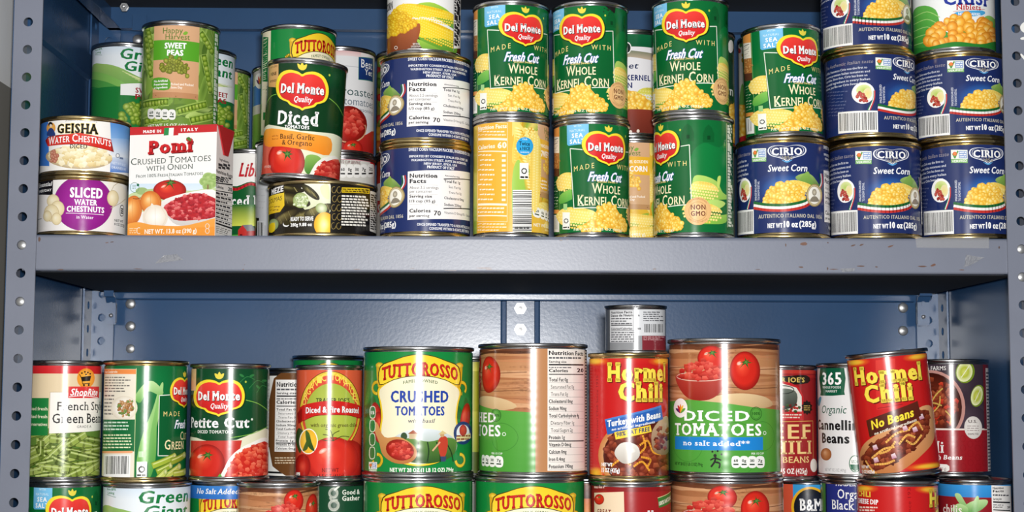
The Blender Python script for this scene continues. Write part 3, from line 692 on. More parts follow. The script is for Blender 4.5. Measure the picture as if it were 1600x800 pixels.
def lab_giantpeas(kind=0):
    a = Art(36.7, 112, (142, 255, 65, 238), '#dfe9f2')
    a.R4(140, 66, 256, 100, '#e9f0f6', '#b9d2ea'); a.R4(140, 100, 256, 180, '#f4f7f6', '#e9f0f6')
    a.P(smooth([(142, 112), (160, 104), (185, 108), (215, 122), (240, 132), (255, 136), (255, 142), (142, 176)], 4), '#2f8a3a', '#9cc06a')
    for i in range(6): a.Ln(smooth([(190+i*5, 114+i*3), (215+i*4, 124+i*2), (250, 132+i*2)], 3, False), .8, '#d9e2a0')
    for i, (y, cc) in enumerate(((128, '#7fb85a'), (140, '#4f9c48'), (152, '#2f8540'), (166, '#4f9c48'), (180, '#1f7038'))): a.P(smooth([(138, y-6), (158, y-9+i), (178, y-2), (196, y+8), (196, y+26), (138, y+26)], 4), cc)
    a.R4(188, 136, 255, 163, '#f6f7f6'); a.R4(140, 164, 256, 240, '#1f7a38'); a.P([(142, 164), (188, 164), (188, 140), (142, 150)], '#1f7a38')
    g = '#137a40'
    a.T_('Green', 185, 250, 94, 17, g, bold=.05, shear=.14); a.T_('Giant', 192, 249, 114, 16, g, bold=.05, shear=.14)
    a.T_('Non-BPA', 147, 158, 82, 3.4, g, bold=.03); a.T_('Lining', 148, 156, 87, 3.4, g, bold=.03); a.Ln([(147, 77), (158, 76)], .5, g); a.Ln([(147, 90), (158, 89.5)], .5, g)
    a.T_('SWEET', 211, 243, 150, 8, '#a3222c', bold=.06); a.T_('PEAS', 211, 241, 160.5, 8, '#a3222c', bold=.06)
    a.pile([(190, 178), (200, 168), (225, 166), (250, 170), (252, 200), (190, 200)], 40, 5.2, 5.4, PEA, 3)
    a.T_('NET WT 15 OZ (425g)', 170, 235, 226, 5, '#eef4ea', bold=.04)
    return a
def lab_niblets():
    a = Art(39.2, 112, (1424, 1555, -101, 82), '#eef1f0')
    a.P(smooth([(1424, 20), (1440, 6), (1462, 14), (1470, 40), (1490, 52), (1556, 34), (1556, 84), (1424, 84)], 4), '#2f8a35', '#5fb04a')
    for i in range(5): a.Ln(smooth([(1426, 24+i*11), (1448, 16+i*12), (1468, 26+i*12)], 4, False), 1.2, '#a5d27a')
    leaf(a, [(1530, 40), (1542, 28), (1554, 36), (1552, 60), (1535, 64)], '#4f9a3c', '#8fc25e')
    a.T_('CRISP', 1474, 1546, 8, 22, '#26399a', bold=.06, serif=.07); a.T_('Summer', 1474, 1542, -24, 17, '#26399a', bold=.05, serif=.06)
    a.T_('Green Giant', 1440, 1545, -58, 18, '#137a40', bold=.05, shear=.14)
    a.T_('Niblets', 1494, 1532, 16.5, 8, '#b8202c', bold=.04, serif=.05); a.P(smooth([(1494, 19.5), (1534, 19.5), (1534, 27), (1494, 27)], 3), '#4aa8de'); a.T_('NO SALT ADDED', 1497, 1531, 25.5, 4, '#ffffff', bold=.05)
    a.Ln([(1489, 18.5), (1538, 18)], .6, '#b8202c')
    a.pile([(1447, 68), (1455, 48), (1470, 36), (1490, 24), (1512, 26), (1535, 34), (1552, 46), (1553, 68), (1538, 74), (1500, 66), (1470, 70)], 46, 8.6, 7.6, [['#ffdf8e', '#f8b944', '#dd8a20'], ['#ffd57c', '#f2a83a', '#cf7a18']], 6)
    a.P(smooth([(1424, 74), (1450, 72), (1490, 66), (1530, 72), (1556, 70), (1556, 90), (1424, 90)], 4), '#2a7f31')
    return a
def lab_diced(word='DICED', facts_panel=False):
    a = Art(51.4, 120, (1044, 1220, 528, 745), '#b98358')
    r = random.Random(2); W = ['#c48a60', '#b27850', '#d09c72', '#a86c46', '#bd855a', '#c08258']
    for rot in (0, 100, 200):
        a.ref(1044, 1220, 528, 745, rot)
        for i in range(26):
            y = 533+i*4.1; c = r.choice(W if i > 3 else ['#5a3320', '#6b3d26']); ph = r.uniform(0, 6)
            up = [(x, y-3+2*math.sin(x/23+ph)) for x in range(1046, 1219, 12)]; dn = [(x, y+3+2*math.sin(x/19+ph)) for x in range(1218, 1045, -12)]
            a.z += .03; a.P(up+dn, c, up=False)
    a.up(); a.ref(1044, 1220, 528, 745)
    for y in (575, 604): a.Ln([(x, y+2*math.sin(x/30)) for x in range(1046, 1220, 8)], 1, '#6b4028')
    a.P(smooth([(1085, 632), (1120, 618), (1160, 614), (1196, 620), (1204, 634), (1150, 640)], 4), '#c9a679', '#dcbf93')
    tomato(a, 1113, 560, 22, 20, 3); tomato(a, 1164, 579, 23.5, 30, 5)
    a.P(smooth([(1056, 588), (1075, 582), (1120, 582), (1136, 590), (1126, 612), (1108, 624), (1082, 624), (1066, 612)], 4), '#96231b', '#b94338'); a.ring(1096, 588, 38, 7, 1.2, '#e6c4b4')
    a.chunks([(1060, 588), (1068, 574), (1085, 565), (1100, 563), (1120, 572), (1133, 588), (1096, 594)], 46, 7, TOM, 3)
    for rot in (0, 120, 240):
        a.ref(1044, 1220, 528, 745, rot); a.P([(1046, 627), (1080, 624), (1132, 629), (1180, 636), (1218, 640), (1218, 745), (1046, 745)], '#4a9838', '#57a23f')
    a.ref(1044, 1220, 528, 745)
    for x, y, q in ((1075, 690, 40), (1150, 700, 55), (1190, 680, 30)): a.ring(x, y, q*.6, q*.75, .9, '#3f8630')
    a.T_(word, 1070-(10 if word != 'DICED' else 0), 1170+(10 if word != 'DICED' else 0), 656.5, 15, '#ffffff', bold=.05, serif=.1); a.T_('TOMATOES', 1055, 1188, 679, 17.5, '#ffffff', bold=.05, serif=.1)
    a.E(1193, 675, 2.6, 3, '#e6f0e0'); a.E(1193, 675, 1.7, 2, '#4a9838')
    a.E(1064, 637, 11, 15, '#f6f6f2', n=26)
    for k, c in enumerate(('#5a2a6a', '#c8202c', '#ef8a2a', '#f4c83a', '#5fa843')):
        t = math.radians(-150+k*30); l = 9; a.P(smooth([(1064, 645), (1064+l*.6*math.cos(t-.25), 645+l*1.1*math.sin(t-.25)), (1064+l*math.cos(t), 645+l*1.6*math.sin(t)), (1064+l*.6*math.cos(t+.25), 645+l*1.1*math.sin(t+.25))], 3), c)
    a.ring(1180, 645, 8.5, 10, 1.1, '#255a20'); a.T_('100%', 1174, 1186, 647, 4, '#255a20', bold=.05); a.ring(1180, 645, 6.6, 8, .5, '#255a20')
    if not facts_panel:
        a.R4(1055, 681, 1190, 701, '#1f83cf'); a.T_('no salt added**', 1068, 1170, 695, 7.5, '#ffffff', bold=.03, serif=.09)
        a.E(1117, 710, 2.6, 2.6, '#1a1a1a', n=10); strand(a, [(1118, 713), (1116, 720), (1111, 727)], 3, '#1a1a1a'); strand(a, [(1117, 720), (1124, 722), (1123, 729)], 2.6, '#1a1a1a'); strand(a, [(1110, 717), (1117, 714), (1126, 717)], 2.2, '#1a1a1a')
        for x, y in ((1113, 704), (1121, 703), (1127, 708)): a.E(x, y, 1.8, 1.8, '#1a1a1a', n=5)
    pills(a, 1143, 712, 11, 15, 4); a.T_('PER 1/2 CUP', 1172, 1191, 708, 3, '#eef4ea', bold=.04); a.T_('NET WT 28 OZ (1 LB 12 OZ) 794g', 1055, 1098, 726, 4.6, '#1c3a18', bold=.03)
    if facts_panel:
        a.ref(747, 918, 536, 745, -75); facts(a, 855, 545, 913.5, 734, rows=13, cal='20', paper='#f2ebe4'); a.R4(914, 541, 917.4, 736, '#efe8e0'); a.greek(914.2, 545, 917, 730, 40, '#333338', .45, ragged=.1)
    return a
def hormel_title(a, x0, x1, y0, h0, x2, x3, y1, h1, rise=0):
    for t, a0, a1, y, h in (('Hormel', x0, x1, y0, h0), ('Chili', x2, x3, y1, h1)):
        a.T_(t, a0, a1, y, h, '#f7dc4e', bold=.085, serif=.035, ol=(.03, '#8a4a10'), shadow=(1.8, 1.8, '#5c0d0c'), rise=rise)
def lab_hormel():
    a = Art(36.7, 112, (919, 1046, 551, 745), '#c31c1d')
    a.R4(915, 552, 1050, 570, '#c31c1d', '#d23025')
    for x in (928, 1038): a.E(x, 564, 26, 8, ['#f6c63a', '#f0b234', '#d9541f', '#c31c1d'], n=26)
    a.E(930, 732, 20, 14, ['#f4c23a', '#ec9d2c', '#c9331f', '#c31c1d']); a.T_('Hormel Chili Since 1935', 934, 95, 680, 5, '#8d1214', bold=.02, vert=True)
    hormel_title(a, 949, 1041, 593, 25, 966, 1036, 623, 26)
    a.E(1010, 706, 76, 58, ['#e9b886', '#dc9a5c', '#e8bb8a', '#c47a3c'], n=40); a.E(1012, 706, 70, 53, ['#7c2f1c', '#6a2414', '#4c160c'], n=36)
    a.chunks([(945, 690), (965, 668), (1000, 664), (1038, 660), (1045, 742), (960, 742)], 95, 7.5, CHI, 4, 14); a.pile([(945, 690), (990, 664), (1044, 664), (1044, 742), (960, 742)], 26, 6, 4, [['#a9523a', '#6a2418']], 9)
    for q in ([(1000, 690), (1012, 684), (1020, 700), (1032, 704)], [(955, 722), (970, 712), (985, 720)], [(1002, 708), (1016, 712), (1010, 724)], [(990, 722), (1003, 715), (1014, 728)], [(1004, 676), (1008, 692), (1000, 702)]): strand(a, q, 3, '#efa536')
    a.P(smooth([(960, 703), (968, 689), (982, 686), (996, 692), (999, 706), (988, 716), (972, 717)], 4), '#b9b0a6', '#e4e0d8'); a.E(985, 697, 8, 4, ['#f4f2ec', '#dcd7ce'], rot=20)
    a.P(smooth([(1022, 700), (1018, 672), (1032, 652), (1045, 650), (1045, 700)], 4), '#8a6a50', '#c9a888'); a.chunks([(1024, 696), (1024, 672), (1036, 658), (1045, 658), (1045, 696)], 18, 6, CHI, 8)
    a.P([(945, 652), (1033, 630), (1036, 651), (949, 675)], '#2a5fb0'); a.P([(945, 652), (1033, 630), (1033.4, 633), (945.6, 655)], '#4a80c8')
    a.T_('Turkey with Beans', 949, 1032, 656, 9.5, '#ffffff', bold=.07, rise=15, ol=(.03, '#14306a')); a.T_('no artificial ingredients', 956, 1023, 663, 3.6, '#f2f2ee', bold=.05, rise=12)
    a.P([(960, 671), (1016, 660), (1018, 670), (962, 682)], '#f2d23c'); a.T_('98% FAT FREE', 963, 1015, 673.5, 6.4, '#2a3a6a', bold=.05, rise=9)
    a.T_('NET WT', 940, 957, 722, 5, '#ffffff', bold=.06); a.T_('15 OZ (425g)', 940, 968, 731, 6, '#ffffff', bold=.07)
    return a
def lab_nobeans():
    a = Art(36.7, 112, (1342, 1468, 553, 745), '#c31c1d'); a.ref(1342, 1468, 553, 745, 0, -19)
    for x in (1338, 1435): a.E(x, 566, 24, 7, ['#f6c63a', '#f0b234', '#d9541f', '#c31c1d'], n=26)
    a.E(1450, 731, 40, 6, ['#f6c63a', '#f0b234', '#d9541f', '#c31c1d'], n=26); a.R4(1370, 565, 1400, 640, '#cf2a26', '#d6362e')
    hormel_title(a, 1337, 1441, 599, 24, 1353, 1427, 628, 25)
    a.Ln([(1372, 638), (1410, 635)], 1, '#8d1214')
    bun = [(1342, 712), (1350, 690), (1380, 672), (1420, 650), (1446, 640), (1457, 650), (1458, 690), (1440, 712), (1405, 735), (1365, 742), (1348, 736)]
    a.P(smooth(bun, 4), '#b9703c', '#e0a774'); inner = [(1348, 712), (1362, 692), (1400, 672), (1436, 648), (1450, 652), (1448, 680), (1428, 702), (1395, 722), (1362, 732)]
    a.P(smooth(inner, 4), '#6a2414'); a.chunks(inner, 85, 7, CHI, 7, 14)
    for q in ([(1362, 712), (1380, 700), (1396, 698)], [(1384, 690), (1400, 678), (1420, 674)], [(1404, 694), (1416, 682), (1428, 686)], [(1366, 722), (1384, 722), (1396, 718)], [(1352, 716), (1360, 728), (1368, 736)], [(1420, 672), (1432, 664), (1440, 676)], [(1398, 690), (1388, 702), (1374, 706)], [(1415, 690), (1426, 696), (1438, 684)]): strand(a, q, 3.2, '#f1b45a')
    for x, y in ((1413, 672), (1428, 675), (1367, 697), (1368, 716), (1438, 657), (1395, 712)): a.P([(x-4, y-3), (x+2, y-5), (x+5, y+2), (x-2, y+4)], '#b86a86', '#f2dfe4')
    a.P([(1354, 655), (1433, 632), (1438, 655), (1359, 681)], '#4a1a12', '#5c2216'); a.T_('No Beans', 1362, 1428, 662, 13, '#f7dc3c', bold=.07, rise=15, ol=(.03, '#2a0c08')); a.T_('no artificial ingredients', 1366, 1432, 670, 4, '#f2ead8', bold=.05, rise=16)
    a.T_('NET WT', 1346, 1358, 727, 4, '#ffffff', bold=.06); a.T_('15 OZ (425g)', 1346, 1366, 735, 5, '#ffffff', bold=.06)
    return a
def lab_dip():
    a = Art(36.7, 112, (1340, 1467, 752, 942), '#c31c1d')
    for x in (1350, 1455): a.E(x, 764, 26, 7, ['#f6c63a', '#f0b234', '#d9541f', '#c31c1d'], n=26)
    a.T_('CHILI', 1343, 1362, 776, 8, '#f7dc4e', bold=.05); a.T_('CHEESE DIP', 1342, 1374, 787, 7, '#ffffff', bold=.06)
    a.greek(1344, 790, 1376, 812, 5, '#f2d8cc', .45, 3); a.T_('Since 1935', 1424, 50, 806, 5, '#8d1214', vert=True)
    a.ref(1340, 1467, 752, 942, -76); hormel_title(a, 1376, 1465, 790, 22, 1390, 1455, 820, 24); a.E(1403, 890, 52, 40, ['#7c2f1c', '#5a1d12', '#d9a05c'])
    return a
def lab_beans_cut():
    a = Art(39.3, 111, (161, 296, 563, 755), '#0b6a35'); a.E(225, 600, 50, 40, ['#127a40', '#0b6a35'])
    B = lambda pts, c, c2: leaf(a, pts, c, c2)
    B([(216, 735), (222, 690), (240, 640), (250, 605), (256, 600), (252, 640), (240, 700), (226, 748)], '#6fb24a', '#a9d68a'); B([(236, 748), (236, 690), (244, 640), (250, 610), (247, 660), (246, 720)], '#4f9a3c', '#8fc872')
    B([(212, 620), (226, 600), (240, 596), (256, 612), (250, 618), (232, 612), (220, 630)], '#5fa843', '#bfe0a0')
    a.ref(161, 296, 563, 755)
    a.R4(161.5, 577, 212.5, 749, '#ece4d2'); a.R4(161.5, 577.5, 212.5, 585, '#ee8f4a'); a.T_('Bean Casserole', 163, 183, 583, 3.4, '#fff4e0', bold=.05)
    a.greek(163, 588, 208, 614, 6, '#6a6660', .4, 2); a.greek(163, 616, 182, 650, 6, '#6a6660', .4, 3)
    a.E(195, 638, 21, 19, ['#d8cdb9', '#fbf7ee', '#e2d7c2'], n=26); a.pile([(180, 640), (188, 628), (208, 626), (211, 645), (196, 652)], 40, 3, 2, [['#c98f58', '#8a5a2c'], ['#8ea35a', '#5a7a34'], ['#e0b98a', '#a8703c']], 3)
    a.R4(161.5, 656, 212.5, 706, '#0f6a37'); a.greek(163, 658, 210, 674, 3, '#cfe6d2', .4, 5); a.greek(163, 678, 211, 702, 5, '#e6efc4', .4, 6, .1); a.R4(161.5, 705, 210, 708.5, '#f0a878'); a.bars(165, 711, 207, 747, seed=3, foot=6)
    a.Ln([(213, 576), (213, 751)], .8, '#cfe0a0')
    a.P([(250, 618), (296, 614), (296, 712), (250, 713)], '#0a5a2e'); a.Ln([(272, 617), (250, 618.5), (250, 713), (275, 713)], 1.2, '#eef4e6')
    a.ref(296, 421, 569, 755, -66); dm_logo(a, 358.5, 618, 33); a.ref(161, 296, 563, 755)
    gd = '#f1dc8c'; a.T_('MADE', 257, 283, 651, 7.4, gd, serif=.04, track=.35); a.T_('Fresh', 275, 292, 670, 13, '#ffffff', bold=.05, shear=.3, ol=(.06, '#2a57a8'))
    a.T_('Cut', 285, 294.5, 688, 13, '#f7ecb8', serif=.07, sc=.8); a.T_('Green', 260, 290.5, 703, 15, '#f7ecb8', bold=.02, serif=.07, sc=.8)
    for x0, y0, x1, y1, c in ((243, 728, 276, 714, '#a3b83c'), (250, 738, 270, 728, '#93ab34'), (262, 746, 284, 730, '#bcc95a'), (272, 722, 292, 712, '#8ea632'), (276, 742, 294, 738, '#aebd48'), (252, 748, 262, 738, '#c6d06a')):
        a.Ln([(x0, y0), (x1, y1)], 11, '#6a8424'); a.Ln([(x0, y0), (x1, y1)], 9, c); a.Ln([(x0, y0-2), (x1, y1-2)], 2, '#d3dd8c'); a.E(x1, y1, 3, 5, ['#e0e6a8', '#9fb04a'])
    recyc(a, 217, 722, 233, 746); a.R4(219.5, 706, 227, 715, '#bfe0b0')
    return a
def lab_petite(diced=False):
    if not diced:
        a = Art(36.7, 112, (296, 421, 569, 755), '#0c4626'); tm = (296, 421)
        a.E(360, 610, 60, 30, ['#125a30', '#0c4626'])
        for q in ([(372, 600), (384, 590), (396, 594)], [(388, 608), (400, 596), (412, 600)], [(400, 615), (408, 604), (416, 606)]): strand(a, q, .8, '#3a8a4a')
        for x, y, t in ((376, 588, 30), (392, 588, -20), (402, 606, 40), (412, 596, 0)): a.E(x, y, 4, 1.8, '#2f7a40', rot=t)
        a.P(smooth([(290, 688), (330, 692), (370, 689), (425, 674), (430, 760), (290, 760)], 4), '#d9dbb8', '#e8e6cc')
        a.P([(298, 690), (378, 690), (372, 720), (350, 755), (298, 755)], '#b51c1a', '#c8362c')
        strand(a, [(360, 686), (392, 680), (420, 668)], 1.2, '#7fba4a'); strand(a, [(380, 626), (402, 632), (420, 644)], 1.2, '#7fba4a')
        dm_logo(a, 341, 623, 40.5)
        a.T_('Petite Cut', 298, 389, 670, 15.5, '#ffffff', bold=.05, serif=.06); a.E(393, 657, 1.6, 1.8, '#dfe8dc'); a.T_('DICED TOMATOES', 309, 364, 679, 4.8, '#f4f6ee', bold=.04, serif=.04)
        tomato(a, 324, 726, 28, 30, 7, hi='#f47a54'); 
        a.P(smooth([(350, 755), (352, 732), (366, 710), (392, 694), (420, 690), (422, 760)], 4), '#eceae0', '#f6f4ee'); inn = [(356, 752), (358, 734), (370, 714), (394, 699), (420, 695), (420, 752)]
        a.P(smooth(inn, 3), '#c92a20'); a.chunks(inn, 62, 6.5, [('#ee6a4c', '#d22f20'), ('#e25240', '#b91f18'), ('#f48264', '#da3c28')], 4, 12); leaf(a, [(340, 752), (345, 742), (349, 752)], '#5fa33c')
        a.ref(296, 421, 569, 755); a.R4(297.2, 575, 305, 612, '#d9b98a'); a.R4(298, 600, 300, 640, '#caa070') if False else None
        return a
    a = Art(36.7, 112, (405, 532, 93, 278), '#0d3a1c'); a.ref(405, 532, 93, 278, 0, 13)
    a.E(500, 120, 40, 24, ['#14532a', '#0d3a1c'])
    strand(a, [(512, 150), (528, 162), (538, 178)], 1.2, '#7fba4a'); strand(a, [(414, 168), (422, 156), (432, 152)], 1.2, '#7fba4a')
    a.P(smooth([(400, 206), (470, 205), (540, 214), (540, 285), (400, 285)], 3), '#dfe2c0', '#e6e8cf'); a.P(smooth([(404, 222), (420, 212), (440, 222), (440, 278), (404, 280)], 4), '#c9402c', '#e0705a')
    a.R4(417.5, 101, 434, 142, '#d6a566', '#e2b67a'); a.T_('VINE', 421, 430.5, 124, 5, '#3a2a14', bold=.06); a.T_('RIPENED', 420, 430.5, 134, 3.4, '#3a2a14', bold=.03); a.T_('NON-GMO', 421, 432, 112, 3, '#3a2a14')
    dm_logo(a, 472, 143, 42.5)
    a.T_('Diced', 433, 497, 195, 20, '#ffffff', bold=.055, serif=.07); a.T_('TOMATOES', 444, 483, 202, 5, '#ffffff', bold=.05, serif=.05)
    leaf(a, [(475, 262), (478, 243), (492, 240), (502, 246), (494, 258), (482, 270)], '#3f7a2a', '#8cb85a'); a.P(smooth([(486, 278), (490, 258), (505, 244), (528, 242), (533, 280)], 4), '#efece2')
    inn = [(491, 278), (495, 262), (508, 250), (530, 246), (532, 278)]; a.P(smooth(inn, 3), '#b9241c'); a.chunks(inn, 34, 7, TOM, 4)
    tomato(a, 447, 252, 29, 30, 4, up=-.35, hi='#f47a54'); a.P(smooth([(414, 207), (450, 206), (490, 209), (517, 214), (514, 239), (480, 234), (440, 231), (413, 232)], 3), '#ee8a24', '#f2a23a')
    a.T_('Basil, Garlic', 437, 491, 218, 7.5, '#3a2410', bold=.015, serif=.06); a.T_('& Oregano', 440, 487, 227, 7.5, '#3a2410', bold=.015, serif=.06); a.T_('with the', 424, 434, 217, 2.8, '#7a3a14'); a.T_('flavors of', 424, 434, 221.5, 2.8, '#7a3a14')
    a.T_('NET WT 14.5 OZ (411g)', 412, 422, 265, 3.6, '#f2e9dc')
    return a
def lab_french():
    a = Art(36.7, 112, (34, 162, 563, 753), '#e2cda9'); a.R4(30, 560, 168, 584.5, '#cc2228', '#d8343a')
    for rot in (0, 120, 240):
        a.ref(34, 162, 563, 753, rot); r = random.Random(3+rot)
        a.R4(36, 668, 160, 755, '#4f7228', '#66883a'); a.up()
        for i in range(25):
            x, y = (34+(i*53) % 128), 681+i*3; l = r.uniform(30, 50); t = math.radians(r.choice((-28, -15, -8, 10, 22, -40))); dx, dy = l*math.cos(t), l*math.sin(t)
            if y+abs(dy) < 684: continue
            c = r.choice(('#84983f', '#95a84e', '#74893a', '#a3b45c', '#687c32')); pts = smooth([(x-dx, y-dy), (x, y+r.uniform(-3, 3)), (x+dx, y+dy)], 3, False)
            a.z += .1; a.Ln(pts, 12.5, '#42541c', up=False); a.z += .1; a.Ln(pts, 11, c, up=False); a.z += .1; a.Ln([(p[0], p[1]-2) for p in pts], 3, '#a9bb68', up=False); a.z += .1; a.Ln([(p[0], p[1]-2.4) for p in pts], 1, '#c9d690', up=False)
    a.up(); a.ref(34, 162, 563, 753)
    a.R4(36, 622, 72, 680, '#1f7a3a'); 
    for i, t in enumerate(('Picked fresh', 'Packed fresh', 'No preservatives')): a.T_(t, 38, 70.5, 641+i*12, 5, '#f2ecd0', bold=.03, serif=.04)
    a.P([(74, 613), (160, 612), (160, 672), (110, 676), (74, 677)], '#f4f0e8'); a.Ln([(160, 612), (74, 613), (74, 677)], .7, '#b9a98a')
    a.E(133, 591, 15, 15.5, ['#f9c65a', '#f2a93a', '#e8912a'], n=28); a.P([(124, 589), (142, 587), (140, 595), (127, 596)], '#241a14'); a.Ln([(122, 585), (125, 590), (128, 600), (140, 599)], 1.2, '#241a14'); a.E(130, 602, 1.5, 1.7, '#241a14'); a.E(138, 601.5, 1.5, 1.7, '#241a14')
    for x, y in ((126, 583), (131, 581), (136, 582), (140, 584), (133, 585)): a.E(x, y, 1.5, 1.4, '#241a14', n=8)
    a.R4(104, 604, 156, 622, '#d2262c', '#dc3a3c'); a.T_('ShopRite', 107, 153, 618, 10.5, '#ffffff', bold=.04, shear=.25); strand(a, [(106, 620), (130, 618.5), (154, 621)], .9, '#ffffff')
    a.T_('French Style', 86, 161, 641, 13, '#17181c', bold=.012, serif=.05); a.T_('Green Beans', 79, 161, 661, 14.5, '#17181c', bold=.02, serif=.055); a.T_('GRADE A', 120, 144, 668.5, 4, '#4a4a4a', track=.08)
    return a
def lab_nutri_black():
    a = Art(36.7, 112, (412, 528, 575, 755), '#1c1b1c')
    a.R4(414, 588, 526, 738, '#f2f1ec'); a.R4(414, 733, 526, 745, '#f2f1ec'); a.R4(414, 738, 526, 741, '#1c1b1c'); a.P(smooth([(418, 640), (424, 650), (424, 690), (418, 700)], 3), '#b52a22')
    a.P(smooth([(427, 592), (500, 592), (500, 731), (427, 731)], 3), '#6a4424'); facts(a, 430, 594, 497, 708, rows=11, cal='25', seed=5); a.greek(431, 716, 495, 728, 3, '#d9c6a8', .4)
    return a
def lab_roasted():
    a = Art(36.7, 112, (461, 569, 570, 757), '#d65a3a'); a.R4(458, 660, 572, 760, '#b9281e', '#d65a3a')
    a.E(517, 646, 50, 66, '#5a2a14', n=40); a.E(517, 646, 49, 65, '#e2c23a', n=40); a.E(517, 648, 45.5, 61, '#d4482e', n=40)
    a.E(518, 652, 42, 52, ['#b6c250', '#a6b544'], n=40); a.E(518, 651, 42.5, 52.5, '#6a3a14', n=40) if False else None
    for i, ch in enumerate('ORGANIC TOMATOES'):                     # letters set round the arch
        if ch == ' ': continue
        t = math.radians(-162+i*144/15); x, y = 517+44*math.cos(t), 648+59*math.sin(t); wd = 2.7+1.1*abs(math.sin(t))
        a.T_(ch, x-wd, x+wd, y+5.5, 11, '#fbd95a', bold=.015)
    a.T_("TRADER JOE'S", 494, 548, 631, 7, '#2c3a14', bold=.045, serif=.04)
    rib = smooth([(468, 640), (490, 632), (520, 629), (548, 632), (568, 639), (567, 656), (548, 652), (520, 651), (492, 653), (470, 661)], 3); a.P(rib, '#7c140f'); a.P([(x, y-1) for x, y in rib], '#cc1f1c'); a.P([(464, 648), (472, 640), (472, 662), (466, 665)], '#9c1512')
    a.T_('Diced & Fire Roasted', 478, 563, 648.5, 9.5, '#ffffff', bold=.05, serif=.035, ol=(.03, '#4a0c0a'), arch=2)
    a.T_('with organic green chiles', 486, 561, 670, 5.8, '#4a3414', bold=.02, serif=.03)
    a.E(551, 725, 24, 34, ['#e8604a', '#c8281e', '#9c1814'], off=(-6, -8)); tomato(a, 522, 722, 42, 36, 9, cal=False, hi='#f5785a', mid='#d63024', dark='#b01c18'); a.E(474, 733, 13, 20, ['#e0503c', '#b8221a', '#8e1412'])
    for q in ([(523, 692), (515, 684), (506, 682)], [(523, 692), (522, 682), (532, 676)], [(523, 692), (536, 685), (548, 686)], [(523, 692), (512, 692), (504, 690)], [(523, 692), (518, 676), (510, 674)]): strand(a, q, 1.3, '#4a4a1c')
    leaf(a, [(462, 690), (466, 672), (474, 680), (470, 712)], '#2f4a1c'); a.E(483, 693, 15, 20.5, '#fbf6e6', n=26); a.E(483, 693, 13.5, 19, ['#f7d24a', '#eeb42e'], n=26); leaf(a, [(478, 676), (484, 680), (488, 694), (493, 708), (486, 705), (480, 695)], '#2a4a1a', '#4a6a2a'); leaf(a, [(484, 684), (478, 696), (474, 708), (482, 704)], '#3f5f24')
    a.T_('NET WT', 505, 532, 742, 6, '#5c1210', bold=.02, serif=.04); a.T_('14.5 OZ (411g)', 497, 540, 751, 5.6, '#5c1210', bold=.02, serif=.04); recyc(a, 464, 742, 470, 752)
    return a
def lab_sauce():
    a = Art(31, 60, (944, 1045, 476, 579), '#8d8f93', edge=4.2); a.R4(940, 478, 1048, 488, '#2a2426')
    a.R4(946, 488, 990, 556, '#d9dadd'); a.R4(991, 487, 1043, 542, '#d2d4d8'); K = '#17171c'; a.R4(945.5, 487, 952, 580, '#5a5c60')
    a.T_('Nutrition Facts', 954, 989, 494.5, 5, K, bold=.07); a.T_('Datos de Nutrición', 954, 1001, 501, 5, K, bold=.07); a.greek(954, 503, 989, 519, 3, '#4a4a50', .45)
    a.R4(954, 519, 989, 520.6, K); a.T_('Calories/Calorías', 954, 989, 529, 4.2, K, bold=.06); a.R4(954, 531, 998, 532, K); a.greek(954, 533, 998, 556, 5, '#3a3a40', .45, 3); a.T_('80', 997, 1003, 529, 4, K, bold=.07)
    a.greek(1007, 490, 1042, 512, 5, '#55565c', .4, 5); a.bars(1007, 515, 1042, 540, seed=5, paper='#d2d4d8', foot=5); a.R4(1005, 542, 1044, 580, '#7a2630'); a.greek(1007, 543, 1043, 552, 3, '#c9a0a4', .4)
    return a
def lab_beef():
    a = Art(36.7, 112, (1163, 1278, 570, 747), '#9c2226'); a.R4(1160, 577, 1282, 584, '#c23a30')
    a.R4(1166, 586, 1276, 590, '#b52c2a'); a.P(smooth([(1180, 592), (1222, 588), (1262, 586), (1264, 598), (1222, 601), (1182, 604)], 3), '#221a14'); a.T_("TRADER JOE'S", 1184, 1259, 596.5, 7, '#e6c86a', bold=.05, serif=.04)
    a.P([(1188, 654), (1257, 654), (1257, 618), (1250, 604), (1236, 597), (1222, 595), (1208, 597), (1194, 604), (1188, 618)], '#c2252a'); a.P([(1191, 641), (1254, 641), (1254, 618), (1246, 605), (1222, 598), (1198, 605), (1191, 618)], '#e6e4da')
    a.P(smooth([(1206, 612), (1222, 606), (1244, 610), (1247, 625), (1238, 636), (1206, 636)], 3), '#2c322c', '#6a746a'); a.ring(1226, 608, 16, 6, 1.4, '#333a34'); a.chunks([(1198, 632), (1250, 630), (1252, 641), (1196, 641)], 24, 4, [('#7a2a22', '#3a1a14'), ('#4a6a3a', '#26381c'), ('#c8392c', '#8a1c18')], 3); a.greek(1192, 644, 1254, 652, 2, '#e6d6c4', .5, ragged=.05, center=True)
    a.Ln([(1172, 657), (1271, 655), (1271, 725)], 1, '#d9a85a'); gd = '#f0cf8a'
    a.T_('BEEF', 1180, 1267, 682, 21, gd, bold=.025, serif=.09); a.T_('CHILI', 1178, 1268, 705, 19, gd, bold=.025, serif=.09); a.T_('WITH BEANS', 1180, 1264, 718.5, 9, gd, bold=.025, serif=.06)
    a.T_('NET WT. 15 OZ (425g)', 1186, 1261, 735, 7.5, '#f8f2ea', bold=.06); a.R4(1166, 739, 1276, 741, '#d9a85a')
    a.P([(1262+(9 if i % 2 else 7)*math.cos(i*PI/10), 635+(11.5 if i % 2 else 9)*math.sin(i*PI/10)) for i in range(20)], '#221a14'); a.greek(1257, 631, 1267, 640, 3, '#d9b85a', .4, ragged=.1); a.E(1271.5, 722, 5.5, 10, '#efeae2')
    return a
